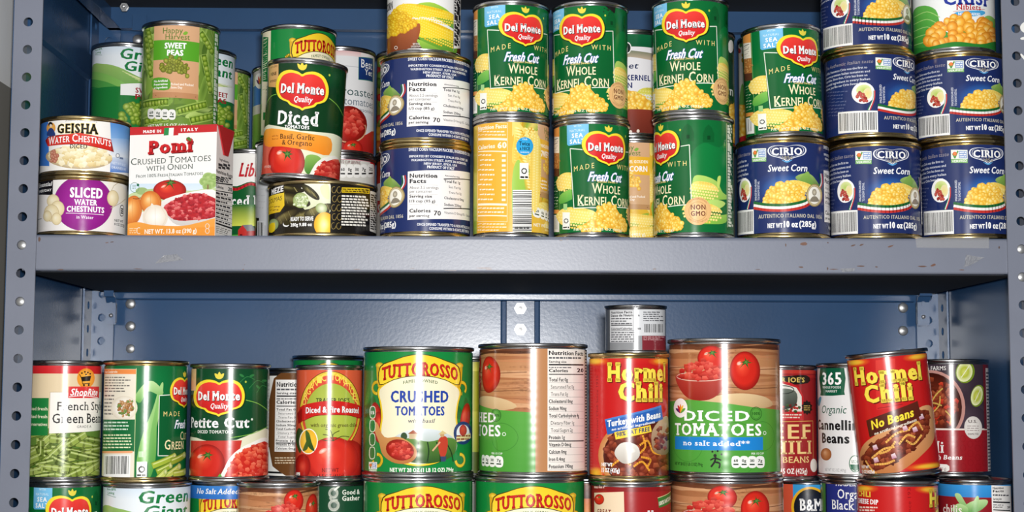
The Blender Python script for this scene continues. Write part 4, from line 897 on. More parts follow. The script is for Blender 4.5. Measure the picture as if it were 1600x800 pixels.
def lab_cannellini():
    a = Art(36.7, 112, (1277, 1395, 568, 745), '#e4e4e4')
    a.P(smooth([(1283, 572), (1320, 572), (1320, 612), (1318, 617), (1285, 618), (1283, 612)], 2), '#0f5a3e'); a.T_('365', 1286, 1316, 601, 18, '#ffffff', bold=.05, serif=.05); a.T_('WHOLE FOODS', 1286, 1315, 607, 3.4, '#e6f0ea', bold=.04, track=.1); a.T_('MARKET', 1291, 1309, 613, 3.4, '#e6f0ea', bold=.04, track=.1)
    leaf(a, [(1277, 628), (1281, 620), (1284, 622), (1280, 634)], '#4aa0b8')
    a.T_('Organic', 1284, 1322, 645, 12, '#1f5a46', bold=.01, shear=.2); a.T_('Cannellini', 1278, 1347, 670, 14.5, '#16171a', bold=.075); a.T_('Beans', 1284, 1327, 690, 14.5, '#16171a', bold=.075)
    a.E(1290, 707, 8.6, 9.5, ['#d9a87c', '#b9794a', '#96562c'], off=(-2, -3)); a.E(1335, 721, 9.5, 13, '#1f6a4a', n=26); a.E(1335, 721, 8.2, 11.6, '#f4f4f0', n=24); a.P([(1327, 722), (1343, 722), (1341, 729), (1335, 732.5), (1329, 729)], '#1f6a4a'); a.T_('USDA', 1329.5, 1341, 720, 4.6, '#1f6a4a', bold=.05)
    a.T_('NET WT 15.5 OZ (439g)', 1288, 1321, 733, 4.4, '#8a8a8c')
    return a
def lab_farms():
    a = Art(36.7, 112, (1430, 1545, 561, 740), '#3c2f3a')
    for x, y, rx in ((1490, 600, 30), (1520, 640, 25), (1500, 650, 40)): a.E(x, y, rx, rx*.6, ['#4e3f4a', '#3c2f3a'])
    a.E(1456, 634, 52, 56, ['#4a241c', '#5a2a1e', '#c9948a'], n=36); a.E(1455, 634, 48, 52, ['#8a3a24', '#6a2818', '#3a140c'], n=34)
    a.chunks([(1432, 600), (1455, 590), (1485, 598), (1498, 634), (1486, 662), (1434, 664)], 80, 7, CHI+[('#d9482c', '#9c1f18')], 5, 14); a.pile([(1436, 600), (1490, 604), (1496, 650), (1440, 660)], 24, 6, 4.4, [['#b9623c', '#7a2a18']], 6)
    for q in ([(1450, 640), (1462, 618), (1474, 606)], [(1456, 645), (1468, 632), (1470, 618)], [(1446, 636), (1458, 628), (1472, 632)], [(1478, 640), (1486, 650), (1484, 660)]): strand(a, q, 2, '#d9b85a')
    a.T_('GRAIN & FARMS', 1434, 1480, 578, 6, '#efece8', bold=.02, serif=.06)
    for cx, cy, r in ((1509, 581, 12), (1527, 617, 8.5)):
        a.E(cx, cy, r*1.2, 17, ['#5f7a1e', '#7a9428'], rot=15); a.E(cx-1, cy, r, 15, ['#d9dc78', '#b8c23c', '#eef0c0'], rot=15); a.Ln([(cx-r*.5, cy+8), (cx+r*.5, cy-9)], 1.2, '#f4f6d8')
    a.R4(1428, 667, 1548, 741, '#96161f', '#9e1d26'); a.R4(1428, 665.5, 1548, 668, '#e9d9d0'); 
    for i in range(7):
        for j in range(5): a.ring(1470+i*11, 676+j*14+(i % 2)*6, 4, 5, .5, '#86121a', 0, 360, 8)
    a.T_('Chili', 1436, 1474, 703, 17, '#f8f4f0', bold=.025, serif=.06); a.T_('with Beans', 1450, 1501, 713.5, 6.6, '#f8f4f0', bold=.03, serif=.05, shear=.2); a.P(smooth([(1452, 722), (1478, 721), (1482, 727), (1478, 732), (1452, 733)], 2), '#efe9e2'); a.T_('15 OZ (425 g)', 1454, 1477, 729.5, 4, '#6a3a3a')
    a.E(1519, 665, 13.5, 17, ['#f4f0ea', '#ddd6d0'], n=28); a.T_('U.S.', 1512, 1525, 658, 4.5, '#4a3a3a', bold=.03); a.greek(1510, 661, 1528, 671, 3, '#a89a98', .4, ragged=.1); a.T_('INSPECTED', 1511, 1527, 676, 2.6, '#4a3a3a', bold=.03)
    a.R4(1536, 566, 1545, 667, '#6a1a22'); a.P([(1540, 575), (1545, 575), (1545, 735), (1540, 735)], '#c9c4c2'); a.greek(1540.5, 580, 1544.8, 730, 30, '#4a4446', .45, ragged=.1)
    return a
def lab_sliced():
    a = Art(41, 57, (60, 198, 273, 369), '#edeae8', edge=4.5)
    a.E(130, 318, 45, 44, ['#a52a9c', '#9c2493', '#8c1c84'], n=44)
    a.R4(61, 279, 83, 306.5, '#17151a'); a.T_('Essential', 61.5, 81, 293, 6.5, '#ffffff', bold=.03, shear=.2); a.T_('EVERYDAY', 62, 81, 301.5, 4, '#ffffff', bold=.04)
    a.T_('SLICED', 109, 159, 308.5, 15, '#ffffff', bold=.085); a.T_('WATER', 116, 151, 320.5, 8.5, '#ffffff', bold=.07); a.T_('CHESTNUTS', 105, 162, 331.5, 8.5, '#ffffff', bold=.07); a.Ln([(104, 334.5), (161, 335.5)], .7, '#ffffff'); a.T_('in Water', 120, 146, 342.5, 5, '#f2e4f2', bold=.04, track=.05)
    ch = lambda x, y, rx, ry: (a.E(x, y, rx+.7, ry+.8, '#c9b48c'), a.E(x, y, rx, ry, ['#f7efd6', '#efe2bd', '#e0cfa2'], off=(-2, -2)))
    for x, y, rx, ry in ((84, 316, 9, 10), (91, 328, 10, 12), (82, 335, 11, 13), (90, 344, 7, 9), (76, 340, 6, 8)): ch(x, y, rx, ry)
    leaf(a, [(167, 285), (180, 281), (197, 300), (194, 318), (184, 312), (172, 300)], '#efe9dc'); a.Ln([(168, 305), (176, 288), (186, 280)], 1, '#b9a98a'); a.Ln([(172, 324), (186, 316), (195, 308)], 1, '#b9a98a'); ch(175, 308, 8.5, 12)
    a.P(smooth([(187, 320), (192, 320), (192, 335), (187, 335)], 3), '#2a2a2e'); a.P(smooth([(187.7, 321), (191.5, 321), (191.5, 334), (187.7, 334)], 3), '#f4f2f0'); a.greek(188, 323, 191.4, 333, 3, '#333336', .5, ragged=0)
    a.T_('NET WT', 178, 192, 346, 4, '#3a3a3e', bold=.03); a.T_('8 OZ (227g)', 178, 194, 352, 4, '#3a3a3e', bold=.03); a.greek(61, 342, 68, 348, 1, '#8a8a8c', .5)
    return a
def lab_geisha():
    a = Art(41, 57, (63, 203, 180, 274), '#f4f2ee', edge=4.5)
    a.P([(63, 186), (75, 186), (79, 262), (63, 262)], '#3a78cc'); a.P([(170, 186), (203, 186), (203, 214), (172, 214)], '#7fb0e4', '#3a86da'); a.P([(172, 214), (203, 214), (203, 244), (172, 244)], '#eef0f2', '#7fb0e4'); a.P([(172, 244), (203, 244), (203, 268), (172, 268)], '#3a78cc', '#e2eaf2')
    a.ref(63, 203, 180, 274, 180); a.R4(64, 182, 202, 272, '#3f7fcf', '#4a8ad8'); a.ref(63, 203, 180, 274)
    a.E(80, 202, 7, 9, ['#f0c070', '#e39a3a']); a.E(79, 196, 3.4, 3.8, '#1f1c1c'); a.E(79.5, 198, 2, 2.2, '#f0e0d0'); a.P(smooth([(74, 214), (77, 203), (83, 203), (87, 214)], 3), '#2a3f7a')
    a.E(124, 247, 51, 18, ['#e6d9b4', '#f2ead2', '#b9a27a'], n=36)
    a.chunks([(78, 246), (90, 234), (130, 228), (160, 234), (172, 246), (160, 260), (100, 261)], 66, 7.5, [('#faf1cf', '#e6d29a'), ('#fdf6de', '#efe0b4'), ('#f2e2b0', '#d6b97a')], 6, 12)
    a.pile([(76, 244), (84, 236), (92, 240), (90, 254), (80, 256)], 12, 3, 3, [['#e0a890', '#a85a44']], 2)
    a.T_('GEISHA', 90, 152, 208, 14, '#1a1716', bold=.075, serif=.05, ol=(.06, '#f2dc8a')); a.T_('A tradition of quality since 1912', 102, 150, 190, 2.8, '#6a6258', arch=1.5)
    a.P([(72, 222), (76, 216), (124, 209), (172, 216), (177, 236), (170, 234), (124, 226), (76, 231)], '#8a1812'); a.P([(75, 219), (124, 208), (172, 217), (173, 234), (124, 225), (76, 231)], '#cf2a22', '#da3c30')
    a.T_('Water Chestnuts', 77, 172, 226, 12, '#ffffff', bold=.03, serif=.06, sc=.78, arch=4); a.T_('DICED', 110, 136, 232.5, 6.5, '#3a2a1c', bold=.04, serif=.05)
    a.E(183, 241, 3, 3.6, '#3a4a6a'); a.E(183, 241, 2.2, 2.7, '#f2f2f0'); a.greek(186, 243, 192, 247, 1, '#6a7a9a', .5); a.T_('NET WT 8 OZ', 174, 196, 256, 4, '#dfe8f4', bold=.04); a.T_('DRAINED WT', 174, 197, 263, 4, '#dfe8f4', bold=.04)
    return a
def lab_libby():
    a = Art(36.7, 110, (334, 446, 231, 368), '#125a2c')
    a.R4(332, 232, 448, 262, '#f4f2ee'); a.P(smooth([(334, 262), (360, 282), (390, 275), (420, 282), (446, 262), (446, 250), (334, 250)], 4), '#f4f2ee'); strand(a, [(336, 268), (362, 286), (390, 278), (418, 286), (444, 268)], 3.6, '#c8202c')
    a.T_("Libby's", 369, 424, 268, 17, '#c8202c', bold=.06, serif=.03, shear=.22)
    a.T_('Sliced Beets', 343, 436, 307, 13, '#ffffff', bold=.045, serif=.08)
    a.R4(332, 312, 448, 340, '#d9e05a', '#1f6a30'); a.P(smooth([(334, 352), (370, 346), (410, 348), (446, 350), (446, 370), (334, 370)], 3), '#3f9a34', '#5fb43c')
    for i in range(7): a.Ln([(390, 346), (360+i*12, 366)], 1.2, '#2a7f2a')
    a.P([(370, 352), (370, 340), (377, 333), (384, 340), (384, 351)], '#c8302c'); a.P([(384, 351), (384, 340), (377, 333), (392, 332), (398, 339), (398, 350)], '#7a7c82'); a.P([(384, 351), (384, 341), (399, 340), (399, 350)], '#a8201f'); a.P([(373, 352), (373, 345), (377, 345), (377, 352)], '#6a1414')
    a.E(362, 372, 18, 14, ['#b8304a', '#8a1530']); a.E(402, 372, 16, 13, ['#d98aa0', '#b03a5c'])
    return a
def lab_plain(bg, seed=1, kind=0):
    def f():
        a = Art(36.7, 110, (398, 516, 216, 368), bg)
        if kind == 1:                                               # pale label with a black bar block at its side
            a.R4(399, 330, 405, 364, '#17171a'); a.greek(399, 250, 416, 320, 8, '#c2c4c8', .3); a.R4(405.5, 340, 416, 362, '#b9bbc0'); a.bars(402, 334, 414, 362, seed=2, paper='#d5d7da')
        return a
    return f
def lab_meze():
    a = Art(52.3, 53, (418, 590, 281, 368), '#241f16', edge=3.6)
    r = random.Random(4)
    a.P(smooth([(474, 288), (515, 287), (516, 330), (490, 336), (470, 318)], 3), '#cfd6a8', '#f2efe2')
    for x, y, l, wd, t, c in ((452, 312, 34, 22, 12, '#4a4222'), (476, 338, 40, 20, -14, '#3a331a'), (445, 340, 24, 16, -30, '#5a5030'), (498, 328, 24, 15, -20, '#6a6238'), (450, 295, 26, 11, 8, '#332d18'), (485, 300, 18, 12, 40, '#3d3a1c')):
        a.E(x, y, l, wd/2, ['#857a48', c, '#221c10'], rot=t, off=(-4, -3))
        for k in range(4): u = r.uniform(-.7, .7)*l; a.Ln([(x+u*math.cos(math.radians(t))-2, y+u*math.sin(math.radians(t))-wd*.35), (x+u*math.cos(math.radians(t))+3, y+u*math.sin(math.radians(t))+wd*.3)], .7, '#8f8552')
    a.E(470, 313, 12, 12, ['#eef0d8', '#cdd9a4', '#8fa05c'], n=20); a.pile([(460, 306), (480, 306), (480, 322), (460, 322)], 26, 2.3, 2.1, [['#fbfbf0', '#b9cc8a'], ['#e6edc4', '#7f9a52']], 3); a.E(502, 325, 9, 8, ['#e4e8c8', '#8fa05c'], rot=20)
    a.E(428, 350, 8, 9, ['#b9c79a', '#7f965a']); leaf(a, [(500, 292), (512, 288), (514, 310), (504, 306)], '#dfe6b4')
    a.E(507, 350, 16, 19, ['#fdf0a0', '#f6cf3a', '#e8a81c'], n=24)
    a.P([(418.5, 304), (444, 296), (445, 321), (438, 331), (419, 335)], '#f2c81c', '#f6d63a'); a.P([(419, 296), (444, 287), (444, 301), (419, 307)], '#16120e'); a.T_('MEZE', 424, 443, 301, 8.5, '#ffffff', bold=.09, rise=3); a.T_('DOLMAS', 420, 441, 315, 7, '#3a2a0c', rise=3); a.greek(421, 320, 438, 330, 2, '#8a6a14', .4)
    a.T_('READY TO SERVE', 455, 490, 344.5, 6, '#ffffff', bold=.06); a.T_('280g 9.88 oz', 455, 488, 353, 5, '#ffffff', bold=.06); a.E(448, 350, 5, 4, '#ffffff'); a.E(449, 348.5, 5, 3.6, '#3a331a'); a.P(smooth([(421, 350), (430, 347), (430, 360), (421, 362)], 2), '#f2d21c')
    a.P([(516, 286), (590, 286), (590, 368), (516, 368)], '#16130f')
    for i in range(5):
        for x in (521, 529): a.ring(x+(i % 2), 296+i*14, 3.4, 5, .8, '#9a8448', 0, 290, 12)
    a.R4(533, 292, 577, 300, '#d9b81c'); a.greek(534, 293, 576, 299, 2, '#3a2f0c', .5, ragged=.05); a.greek(533, 303, 577, 352, 11, '#e9e6de', .5, 6, .15)
    a.P([(578, 295), (589.6, 298), (589.6, 362), (578, 358)], '#d9d7d2'); a.greek(579, 300, 589, 356, 16, '#3a3836', .4, ragged=.1)
    return a
def lab_best():
    a = Art(36.7, 112, (475, 587, 71, 241), '#e4e4e6'); a.R4(472, 72, 590, 98, '#e9d5d5', '#cc3a3e')
    a.E(575, 90, 12, 20, ['#f0ecec', '#e6dada'])
    a.P([(472, 112), (592, 114), (592, 115), (472, 113)], '#b9bcc2'); g = '#6a7684'
    a.T_('fire roasted', 500, 584, 148, 13, '#3a5a5c'); a.T_('diced tomatoes', 500, 584, 163, 12, g); a.T_('with seasoning', 530, 584, 173, 6, g)
    a.P(smooth([(560, 88), (584, 91), (584, 128), (560, 124)], 1), '#16306a', '#1f3f80'); a.Ln([(560.5, 88.5), (583.6, 91.5), (583.6, 127), (560.5, 123.5), (560.5, 88.5)], .8, '#2f8a6a'); a.T_('Best', 564, 582, 106, 13, '#ffffff', bold=.01, serif=.06); a.T_('Yet', 570, 582, 117, 9, '#ffffff', bold=.01, serif=.06)
    a.P(smooth([(475, 230), (500, 210), (560, 214), (588, 205), (588, 245), (475, 245)], 3), '#a31a1a', '#c8322c'); a.E(545, 195, 30, 30, ['#d8402c', '#b5241c', '#7a1410'], n=28); a.chunks([(520, 190), (535, 172), (560, 176), (570, 196), (552, 212)], 40, 7, TOM, 3); a.ring(546, 202, 27, 20, 2, '#e9b48a', -20, 120); tomato(a, 552, 232, 16, 14, 3)
    return a
def lab_half():
    a = Art(36.7, 110, (475, 587, 241, 374), '#d9d7d0'); a.R4(472, 244, 590, 256, '#c9808c'); a.R4(579, 250, 588, 262, '#c8202c'); a.T_('1/2 CUP SERVING', 532, 563, 253.5, 4, '#6a2430', bold=.04); pills(a, 530, 256, 10, 15, 5, '#f4f2ee', '#17171a'); a.T_('NET WT 14.5 OZ', 500, 570, 320, 7, '#3a3a3e', bold=.04)
    return a
def lab_veg():
    a = Art(36.7, 110, (586, 698, 75, 240), '#8f8a3c')
    a.R4(584, 76, 700, 90, '#b5a45a', '#7a8a3a'); a.pile([(588, 90), (696, 90), (696, 235), (588, 235)], 110, 7, 7, [['#d9483a', '#a3201c'], ['#8fae4a', '#4f7a2a'], ['#e9c24a', '#b98a24'], ['#6a8a3a', '#3a5a20'], ['#e08a3a', '#a8521c']], 7)
    return a
def lab_redwhite():
    a = Art(36.7, 110, (586, 698, 241, 374), '#ece8e4'); a.R4(584, 242, 700, 284, '#c22a24', '#8f4a24'); a.R4(588, 305, 640, 322, '#c8202c'); a.T_('SOUP', 589, 630, 320, 13, '#ffffff', bold=.08); return a
def lab_cobs():
    a = Art(36.7, 112, (602, 723, -89, 89), '#efeeec')
    a.R4(600, 60, 725, 92, '#3a2016'); a.R4(600, 62, 725, 90, '#5a321e', '#4a281a')
    leaf(a, [(648, 14), (672, 6), (700, 18), (714, 36), (714, 50), (690, 36)], '#5f9a2f', '#a3cc4a')
    leaf(a, [(652, 60), (680, 44), (714, 60), (714, 90), (690, 88)], '#4f8a2c', '#86b83e'); cob(a, 714, 36, 618, 16, 28, '#f3cf2f', '#d3a01a', '#f9e36a', 4); cob(a, 720, 72, 640, 40, 32, '#f3cf2f', '#d3a01a', '#f9e36a', 4)
    leaf(a, [(650, 66), (668, 72), (700, 88), (670, 88)], '#4f8a2c', '#9cc44a')
    a.P(smooth([(601, 64), (620, 58), (640, 50), (655, 40), (656, 56), (648, 74), (632, 84), (601, 92)], 4), '#7a3a1c', '#a85a30')
    a.pile([(602, 60), (606, 30), (616, 20), (632, 24), (648, 36), (650, 42), (630, 54), (606, 64)], 70, 4.6, 4.2, [['#fbe45a', '#f2cb2c', '#d9a31c'], ['#f7da4a', '#eabd24', '#cc9216']], 3)
    a.T_('SWEET', 590+12.5, 606, 0, 12, '#17171a', bold=.07); a.T_('CORN', 602.5, 612, 20, 12, '#17171a', bold=.08); a.T_('GOLDEN', 606, 690, -30, 16, '#17171a', bold=.06)
    a.R4(711, -80, 723, 80, '#f4f3f1'); a.R4(710.3, -80, 711, 84, '#9a9a9c'); a.greek(711.6, -60, 722, 76, 30, '#2a2a2e', .5, 5, .2); a.T_('SERVING', 645, 656, 75, 3, '#f2ece4'); a.T_('SUGGESTION', 642, 657, 79, 3, '#f2ece4'); a.E(618, 80, 2.6, 2.8, '#efe6dc'); a.E(618, 80, 1.8, 2, '#6a3a22')
    return a
def lab_kernel():
    a = Art(36.7, 107, (927, 1043, 45, 212), '#e8e6ea'); a.R4(924, 46, 1046, 84, '#0f5a36', '#157044'); a.P(smooth([(927, 84), (985, 78), (1043, 90), (1043, 100), (985, 88), (927, 96)], 3), '#c9b4a0', '#0f5a36')
    a.E(980, 74, 7, 9, '#f2f2ee'); a.E(980, 74, 5.6, 7.4, '#1a2a24'); a.T_('Sweet', 952, 997, 106, 9, '#23305a', bold=.03, serif=.04, shear=.25); a.T_('WHOLE KERNEL', 940, 1017, 124, 8, '#1f2a66', bold=.08, track=.06); a.T_('CORN', 955, 988, 136, 8, '#1f2a66', bold=.08)
    cob(a, 1040, 152, 994, 146, 26, '#d9d25a', '#b0a93a', '#eee89a'); a.R4(925, 178, 1045, 216, '#7a2f22', '#8a3a2a'); a.pile([(932, 180), (940, 150), (970, 136), (1000, 145), (1030, 170), (1040, 178)], 90, 4.6, 4, KER, 3, base=KB); a.R4(925, 178, 1045, 216, '#6a2a20', '#8a3a2c'); a.E(985, 203, 2.4, 2.6, '#e9d9cc'); a.E(997, 202, 2.4, 2.6, '#e9d9cc'); a.greek(940, 206, 980, 211, 1, '#d9c4b4', .5)
    return a
def lab_store():
    a = Art(36.7, 108, (391, 501, 100, 257), '#cfcbc6'); a.R4(388, 140, 504, 175, '#3f76c4'); a.R4(388, 138, 504, 142, '#d9d6d0'); a.R4(388, 175, 504, 200, '#d2cfc8'); a.R4(388, 190, 504, 260, '#4f8a34', '#7fa84a')
    a.E(402, 130, 8, 13, '#f4f2ee')
    for k, c in enumerate(('#5a2a6a', '#c8202c', '#ef8a2a', '#5fa843')): t = math.radians(-150+k*38); a.P(smooth([(402, 136), (402+3.4*math.cos(t-.3), 136+9*math.sin(t-.3)), (402+6*math.cos(t), 136+15*math.sin(t)), (402+3.4*math.cos(t+.3), 136+9*math.sin(t+.3))], 3), c)
    return a
def lab_darkcorn():
    a = Art(36.7, 110, (1039, 1151, 45, 206), '#12402a'); a.E(1145, 72, 4.5, 9, '#f2f0ea'); a.T_('corn', 1110, 1148, 136, 13, '#e8ece4', bold=.02); a.R4(1036, 150, 1154, 210, '#c9a63a', '#12402a'); a.pile([(1120, 165), (1150, 150), (1150, 205), (1110, 205)], 50, 4.5, 4.2, KER, 3, base=KB); return a
def lab_floral():
    a = Art(36.7, 110, (1153, 1265, 50, 206), '#e9e4da'); a.ref(1153, 1265, 50, 206)
    a.pile([(1154, 54), (1180, 54), (1180, 90), (1154, 90)], 40, 3.4, 3.4, [['#e9b33a', '#c98a1c'], ['#4f8a3c', '#2f5a24'], ['#d9482c', '#9c241c'], ['#f4f0e6', '#d9d2c2']], 3); leaf(a, [(1154, 150), (1160, 120), (1166, 150), (1160, 190)], '#3f8a3c', '#7ab85a'); a.pile([(1154, 150), (1178, 150), (1178, 205), (1154, 205)], 40, 4, 4, KER, 5, base=KB); a.R4(1150, 196, 1268, 207, '#b8262a'); return a
def lab_olive():
    a = Art(36.7, 112, (686, 800, 557, 742), '#a3a023'); a.R4(684, 560, 802, 580, '#c9c04a', '#8a8a24'); a.R4(684, 640, 802, 700, '#8f9a2c', '#b8b53a'); a.R4(684, 700, 802, 742, '#4a5a1c'); return a
def lab_orange():
    a = Art(36.7, 112, (855, 975, 746, 935), '#b5642a'); a.R4(853, 752, 977, 775, '#4a2416', '#6a3018'); a.R4(853, 775, 977, 800, '#e08a2c', '#c8642a'); a.T_('BAKED BEANS', 862, 966, 830, 14, '#fff4d8', bold=.06); return a
def lab_gather():
    a = Art(36.7, 112, (463, 577, 758, 942), '#1a4a30'); a.R4(460, 758, 580, 764, '#163f29')
    a.ring(518, 777, 6, 6.5, 4, '#eaf0e2'); a.Ln([(520, 772), (527, 766)], 3, '#eaf0e2'); a.ring(519, 796, 7, 7, 4.5, '#eaf0e2'); strand(a, [(513, 784), (516, 788), (524, 788)], 3.4, '#eaf0e2')
    a.T_('Good &', 532, 560, 779, 7.5, '#eaf0e2', bold=.05); a.T_('Gather', 532, 560, 788.5, 7.5, '#eaf0e2', bold=.05); a.T_('Diced Tomatoes', 485, 560, 830, 10, '#eaf0e2', bold=.04); return a
def lab_great():
    a = Art(36.7, 112, (922, 1050, 752, 942), '#a01f22'); a.R4(919, 757, 1053, 764, '#8a181c')
    a.P([(928, 769), (975, 767), (976, 812), (928, 812)], '#ead3b4'); tomato(a, 936, 779, 8, 8, 3); a.T_('GREAT', 933, 955, 801, 7, '#7a1a1a', bold=.05, serif=.06, track=.1); a.greek(928, 758.5, 945, 763, 1, '#d9b0a4', .5)
    a.P([(1028, 776), (1049, 766), (1049, 782), (1030, 791)], '#2f7a34'); a.Ln([(1028, 776), (1049, 766)], 1, '#e9d9a0'); a.T_('100% NATURAL', 1030, 1049, 783, 6, '#f8f4e0', bold=.06, rise=8); a.T_('Harvest', 1012, 1046, 812, 17, '#ffffff', bold=.05, serif=.08); return a
def lab_bm():
    a = Art(36.7, 112, (1205, 1319, 753, 942), '#2a86c4'); a.R4(1200, 756, 1240, 945, '#c8482c', '#d2553a'); a.R4(1240, 756, 1322, 800, '#2f92cf', '#3a9cd8')
    a.E(1267, 801, 30, 36, '#e8b024', n=34); a.E(1267, 801, 26, 32, ['#1f2a44', '#14181f'], n=34); a.T_('B&M', 1250, 1285, 806, 19, '#ffffff', bold=.05, serif=.07); return a
def lab_blackbean():
    a = Art(36.7, 112, (1283, 1399, 752, 942), '#27307c'); a.R4(1283.2, 756, 1291, 942, '#3a7a34', '#4a8a3c'); a.R4(1291, 756, 1293, 942, '#151a44')
    W = '#f2f2f4'; a.T_("TRADER JOE'S", 1306, 1362, 762.5, 5.5, W, bold=.05, serif=.05); a.T_('Organic', 1310, 1362, 783, 15, W, bold=.02, serif=.045); a.T_('Black Beans', 1301, 1378, 801, 15, W, bold=.02, serif=.045); return a
def lab_leafy():
    a = Art(36.7, 112, (1467, 1585, 752, 942), '#8e1c24'); a.R4(1464, 754, 1588, 775.5, '#2b84cc', '#3a98dc')
    for p in ([(1495, 776), (1503, 774), (1512, 788), (1520, 800), (1508, 796)], [(1505, 800), (1520, 786), (1544, 782), (1545, 790), (1528, 802)], [(1520, 800), (1528, 779), (1533, 779), (1530, 798)], [(1490, 800), (1500, 789), (1515, 795), (1512, 806)]): leaf(a, p, '#5a9a44', '#b9db9a')
    a.T_('chilis', 1476, 1506, 804, 13, '#f2e9e0', bold=.03, serif=.05)
    facts(a, 1553, 760, 1584, 900, rows=12, cal='20', head=('Nutrition', 'Facts'), seed=4); return a
# ------------------------------------------------------------------ the room and the shelf unit
DB = 0.313                                   # back panel
XIN, XOUT = {-1: .4510, 1: .4560}, {-1: .4775, 1: .4825}   # post inner and outer edges, left and right
ZS, ZT, ZU = CAM.z+.1450, CAM.z-.1985, CAM.z+.4790   # upper visible shelf, lower shelf, shelf above the frame
def struct(o): o['kind'] = 'structure'; return o
b = MB(); b.box(-2.2, 2.4, -2.6, .9, -.06, 0); struct(b.build('floor', M['floor']))
b = MB(); b.box(-.575, -.495, -2.6, .9, 0, 2.9); wl = struct(b.build('wall_left', M['wallw']))
zb = CAM.z+.292
b = MB(); b.box(-.4952, -.4938, -2.6, .9, 0, zb); struct(b.build('trim_1', M['wallg']))   # grey lower coat of the wall
b = MB(); b.box(-2.2, 2.4, .34, .42, 0, 2.9); struct(b.build('wall_back', M['wallw']))

unit = empty('steel_shelf_unit', (0, .15, 0))
tag(unit, 'grey and blue bolted steel shelf unit holding all the cans', 'shelf unit')
def U(o): o.parent = unit; o.matrix_parent_inverse = Matrix.Translation((0, -.15, 0)); return o
def plate(bm, w0, w1, z0, z1, th, holes, r, place, seg=16):
    """flat strip with round holes; place(u along width, v thickness, z)"""
    w0, w1 = min(w0, w1), max(w0, w1); hs = sorted(h for h in holes if z0+r*1.3 < h < z1-r*1.3); cuts = [z0]+[(p+q)/2 for p, q in zip(hs[:-1], hs[1:])]+[z1]; cu = (w0+w1)/2
    def q(pts): bm.quad(*[place(*p) for p in pts])
    if not hs: cuts = [z0, z1]
    for i in range(len(cuts)-1):
        a, c = cuts[i], cuts[i+1]
        if not hs:
            for v in (0, th): q([(w0, v, a), (w1, v, a), (w1, v, c), (w0, v, c)])
            continue
        h = hs[i]; inn, out = [], []
        for k in range(seg):
            t = 2*PI*(k+.5)/seg; ct, st = math.cos(t), math.sin(t); inn.append((cu+r*ct, h+r*st))
            hx, hz = (w1-w0)/2, (c-h if st > 0 else h-a); s = min(hx/abs(ct), hz/abs(st)); out.append((cu+s*ct, h+s*st))
        # square up the corners of the cell
        for cx_, cz_ in ((w0, a), (w1, a), (w1, c), (w0, c)):
            k = min(range(seg), key=lambda k: (out[k][0]-cx_)**2+(out[k][1]-cz_)**2); out[k] = (cx_, cz_)
        for k in range(seg):
            m = (k+1) % seg
            for v in (0, th): q([(inn[k][0], v, inn[k][1]), (out[k][0], v, out[k][1]), (out[m][0], v, out[m][1]), (inn[m][0], v, inn[m][1])])
            q([(inn[k][0], 0, inn[k][1]), (inn[m][0], 0, inn[m][1]), (inn[m][0], th, inn[m][1]), (inn[k][0], th, inn[k][1])])
    q([(w0, 0, z0), (w0, th, z0), (w0, th, z1), (w0, 0, z1)]); q([(w1, 0, z0), (w1, th, z0), (w1, th, z1), (w1, 0, z1)])
hz0 = P(37, 383, 0).z; PITCH_H = .0263; HOLES = [hz0+PITCH_H*k for k in range(-12, 16)]
for sx in (-1, 1):
    XI, XO = XIN[sx], XOUT[sx]; b = MB()
    plate(b, sx*XI, sx*XO, 0, 2.0, .002, HOLES, .0044, lambda u, v, z: (u, -.0025+v, z))
    plate(b, 0, .034, 0, 2.0, .002, [h+.013 for h in HOLES], .0045, lambda u, v, z: (sx*(XO-v), -.0005+u, z))
    U(b.build('post', M['paint']))
    b = MB()
    plate(b, sx*XI, sx*XO, 0, 2.0, .002, HOLES, .0044, lambda u, v, z: (u, DB-.006+v, z))
    plate(b, -.034, 0, 0, 2.0, .002, [h+.013 for h in HOLES], .0045, lambda u, v, z: (sx*(XO-v), DB-.004+u, z))
    U(b.build('post', M['blue']))
    b = MB(); b.box(sx*(XO+.0005), sx*(XO+.002), .002, DB, .3, 1.98); U(b.build('side_panel', M['blue']))
    b = MB()                                                            # folded seam across the side panel
    prof = [(0, 0), (.0, .030), (.004, .028), (.004, .003)]
    b.sweep(prof, lambda p: (sx*(XO-p[0]), .036, CAM.z+.345+p[1]), lambda p: (sx*(XO-p[0]), DB-.042, CAM.z+.345+p[1]), closed=True); U(b.build('side_brace', M['blue']))
b = MB(); zj = CAM.z+.108               # the sheet bows back a little between the shelves
for z0, y0, z1, y1 in ((.3, DB-.001, zj-.30, DB-.009), (zj-.30, DB-.009, zj, DB), (zj, DB, 1.98, DB)):
    n = len(b.v); b.v += [(x, y+t, z) for z, y in ((z0, y0), (z1, y1)) for t in (0, .0015) for x in (-XOUT[-1], XOUT[1])]
    for f in ((0, 1, 5, 4), (3, 2, 6, 7), (2, 0, 4, 6), (1, 3, 7, 5)): b.f.append(tuple(n+i for i in f)); b.sm.append(False)
U(b.build('back_panel', M['blue']))
b = MB()                                                                # fold of the back panel just below the shelf
zf = CAM.z+.1025; prof = [(0, 0), (.007, .0008), (.008, .002), (.008, .0075), (.006, .0095), (0, .0105)]
b.sweep(prof, lambda p: (-XIN[-1]+.003, DB-p[0], zf+p[1]), lambda p: (XIN[1]-.003, DB-p[0], zf+p[1]), sm=False); U(b.build('back_panel_fold', M['blue']))
xc = P(813, 500, DB).x
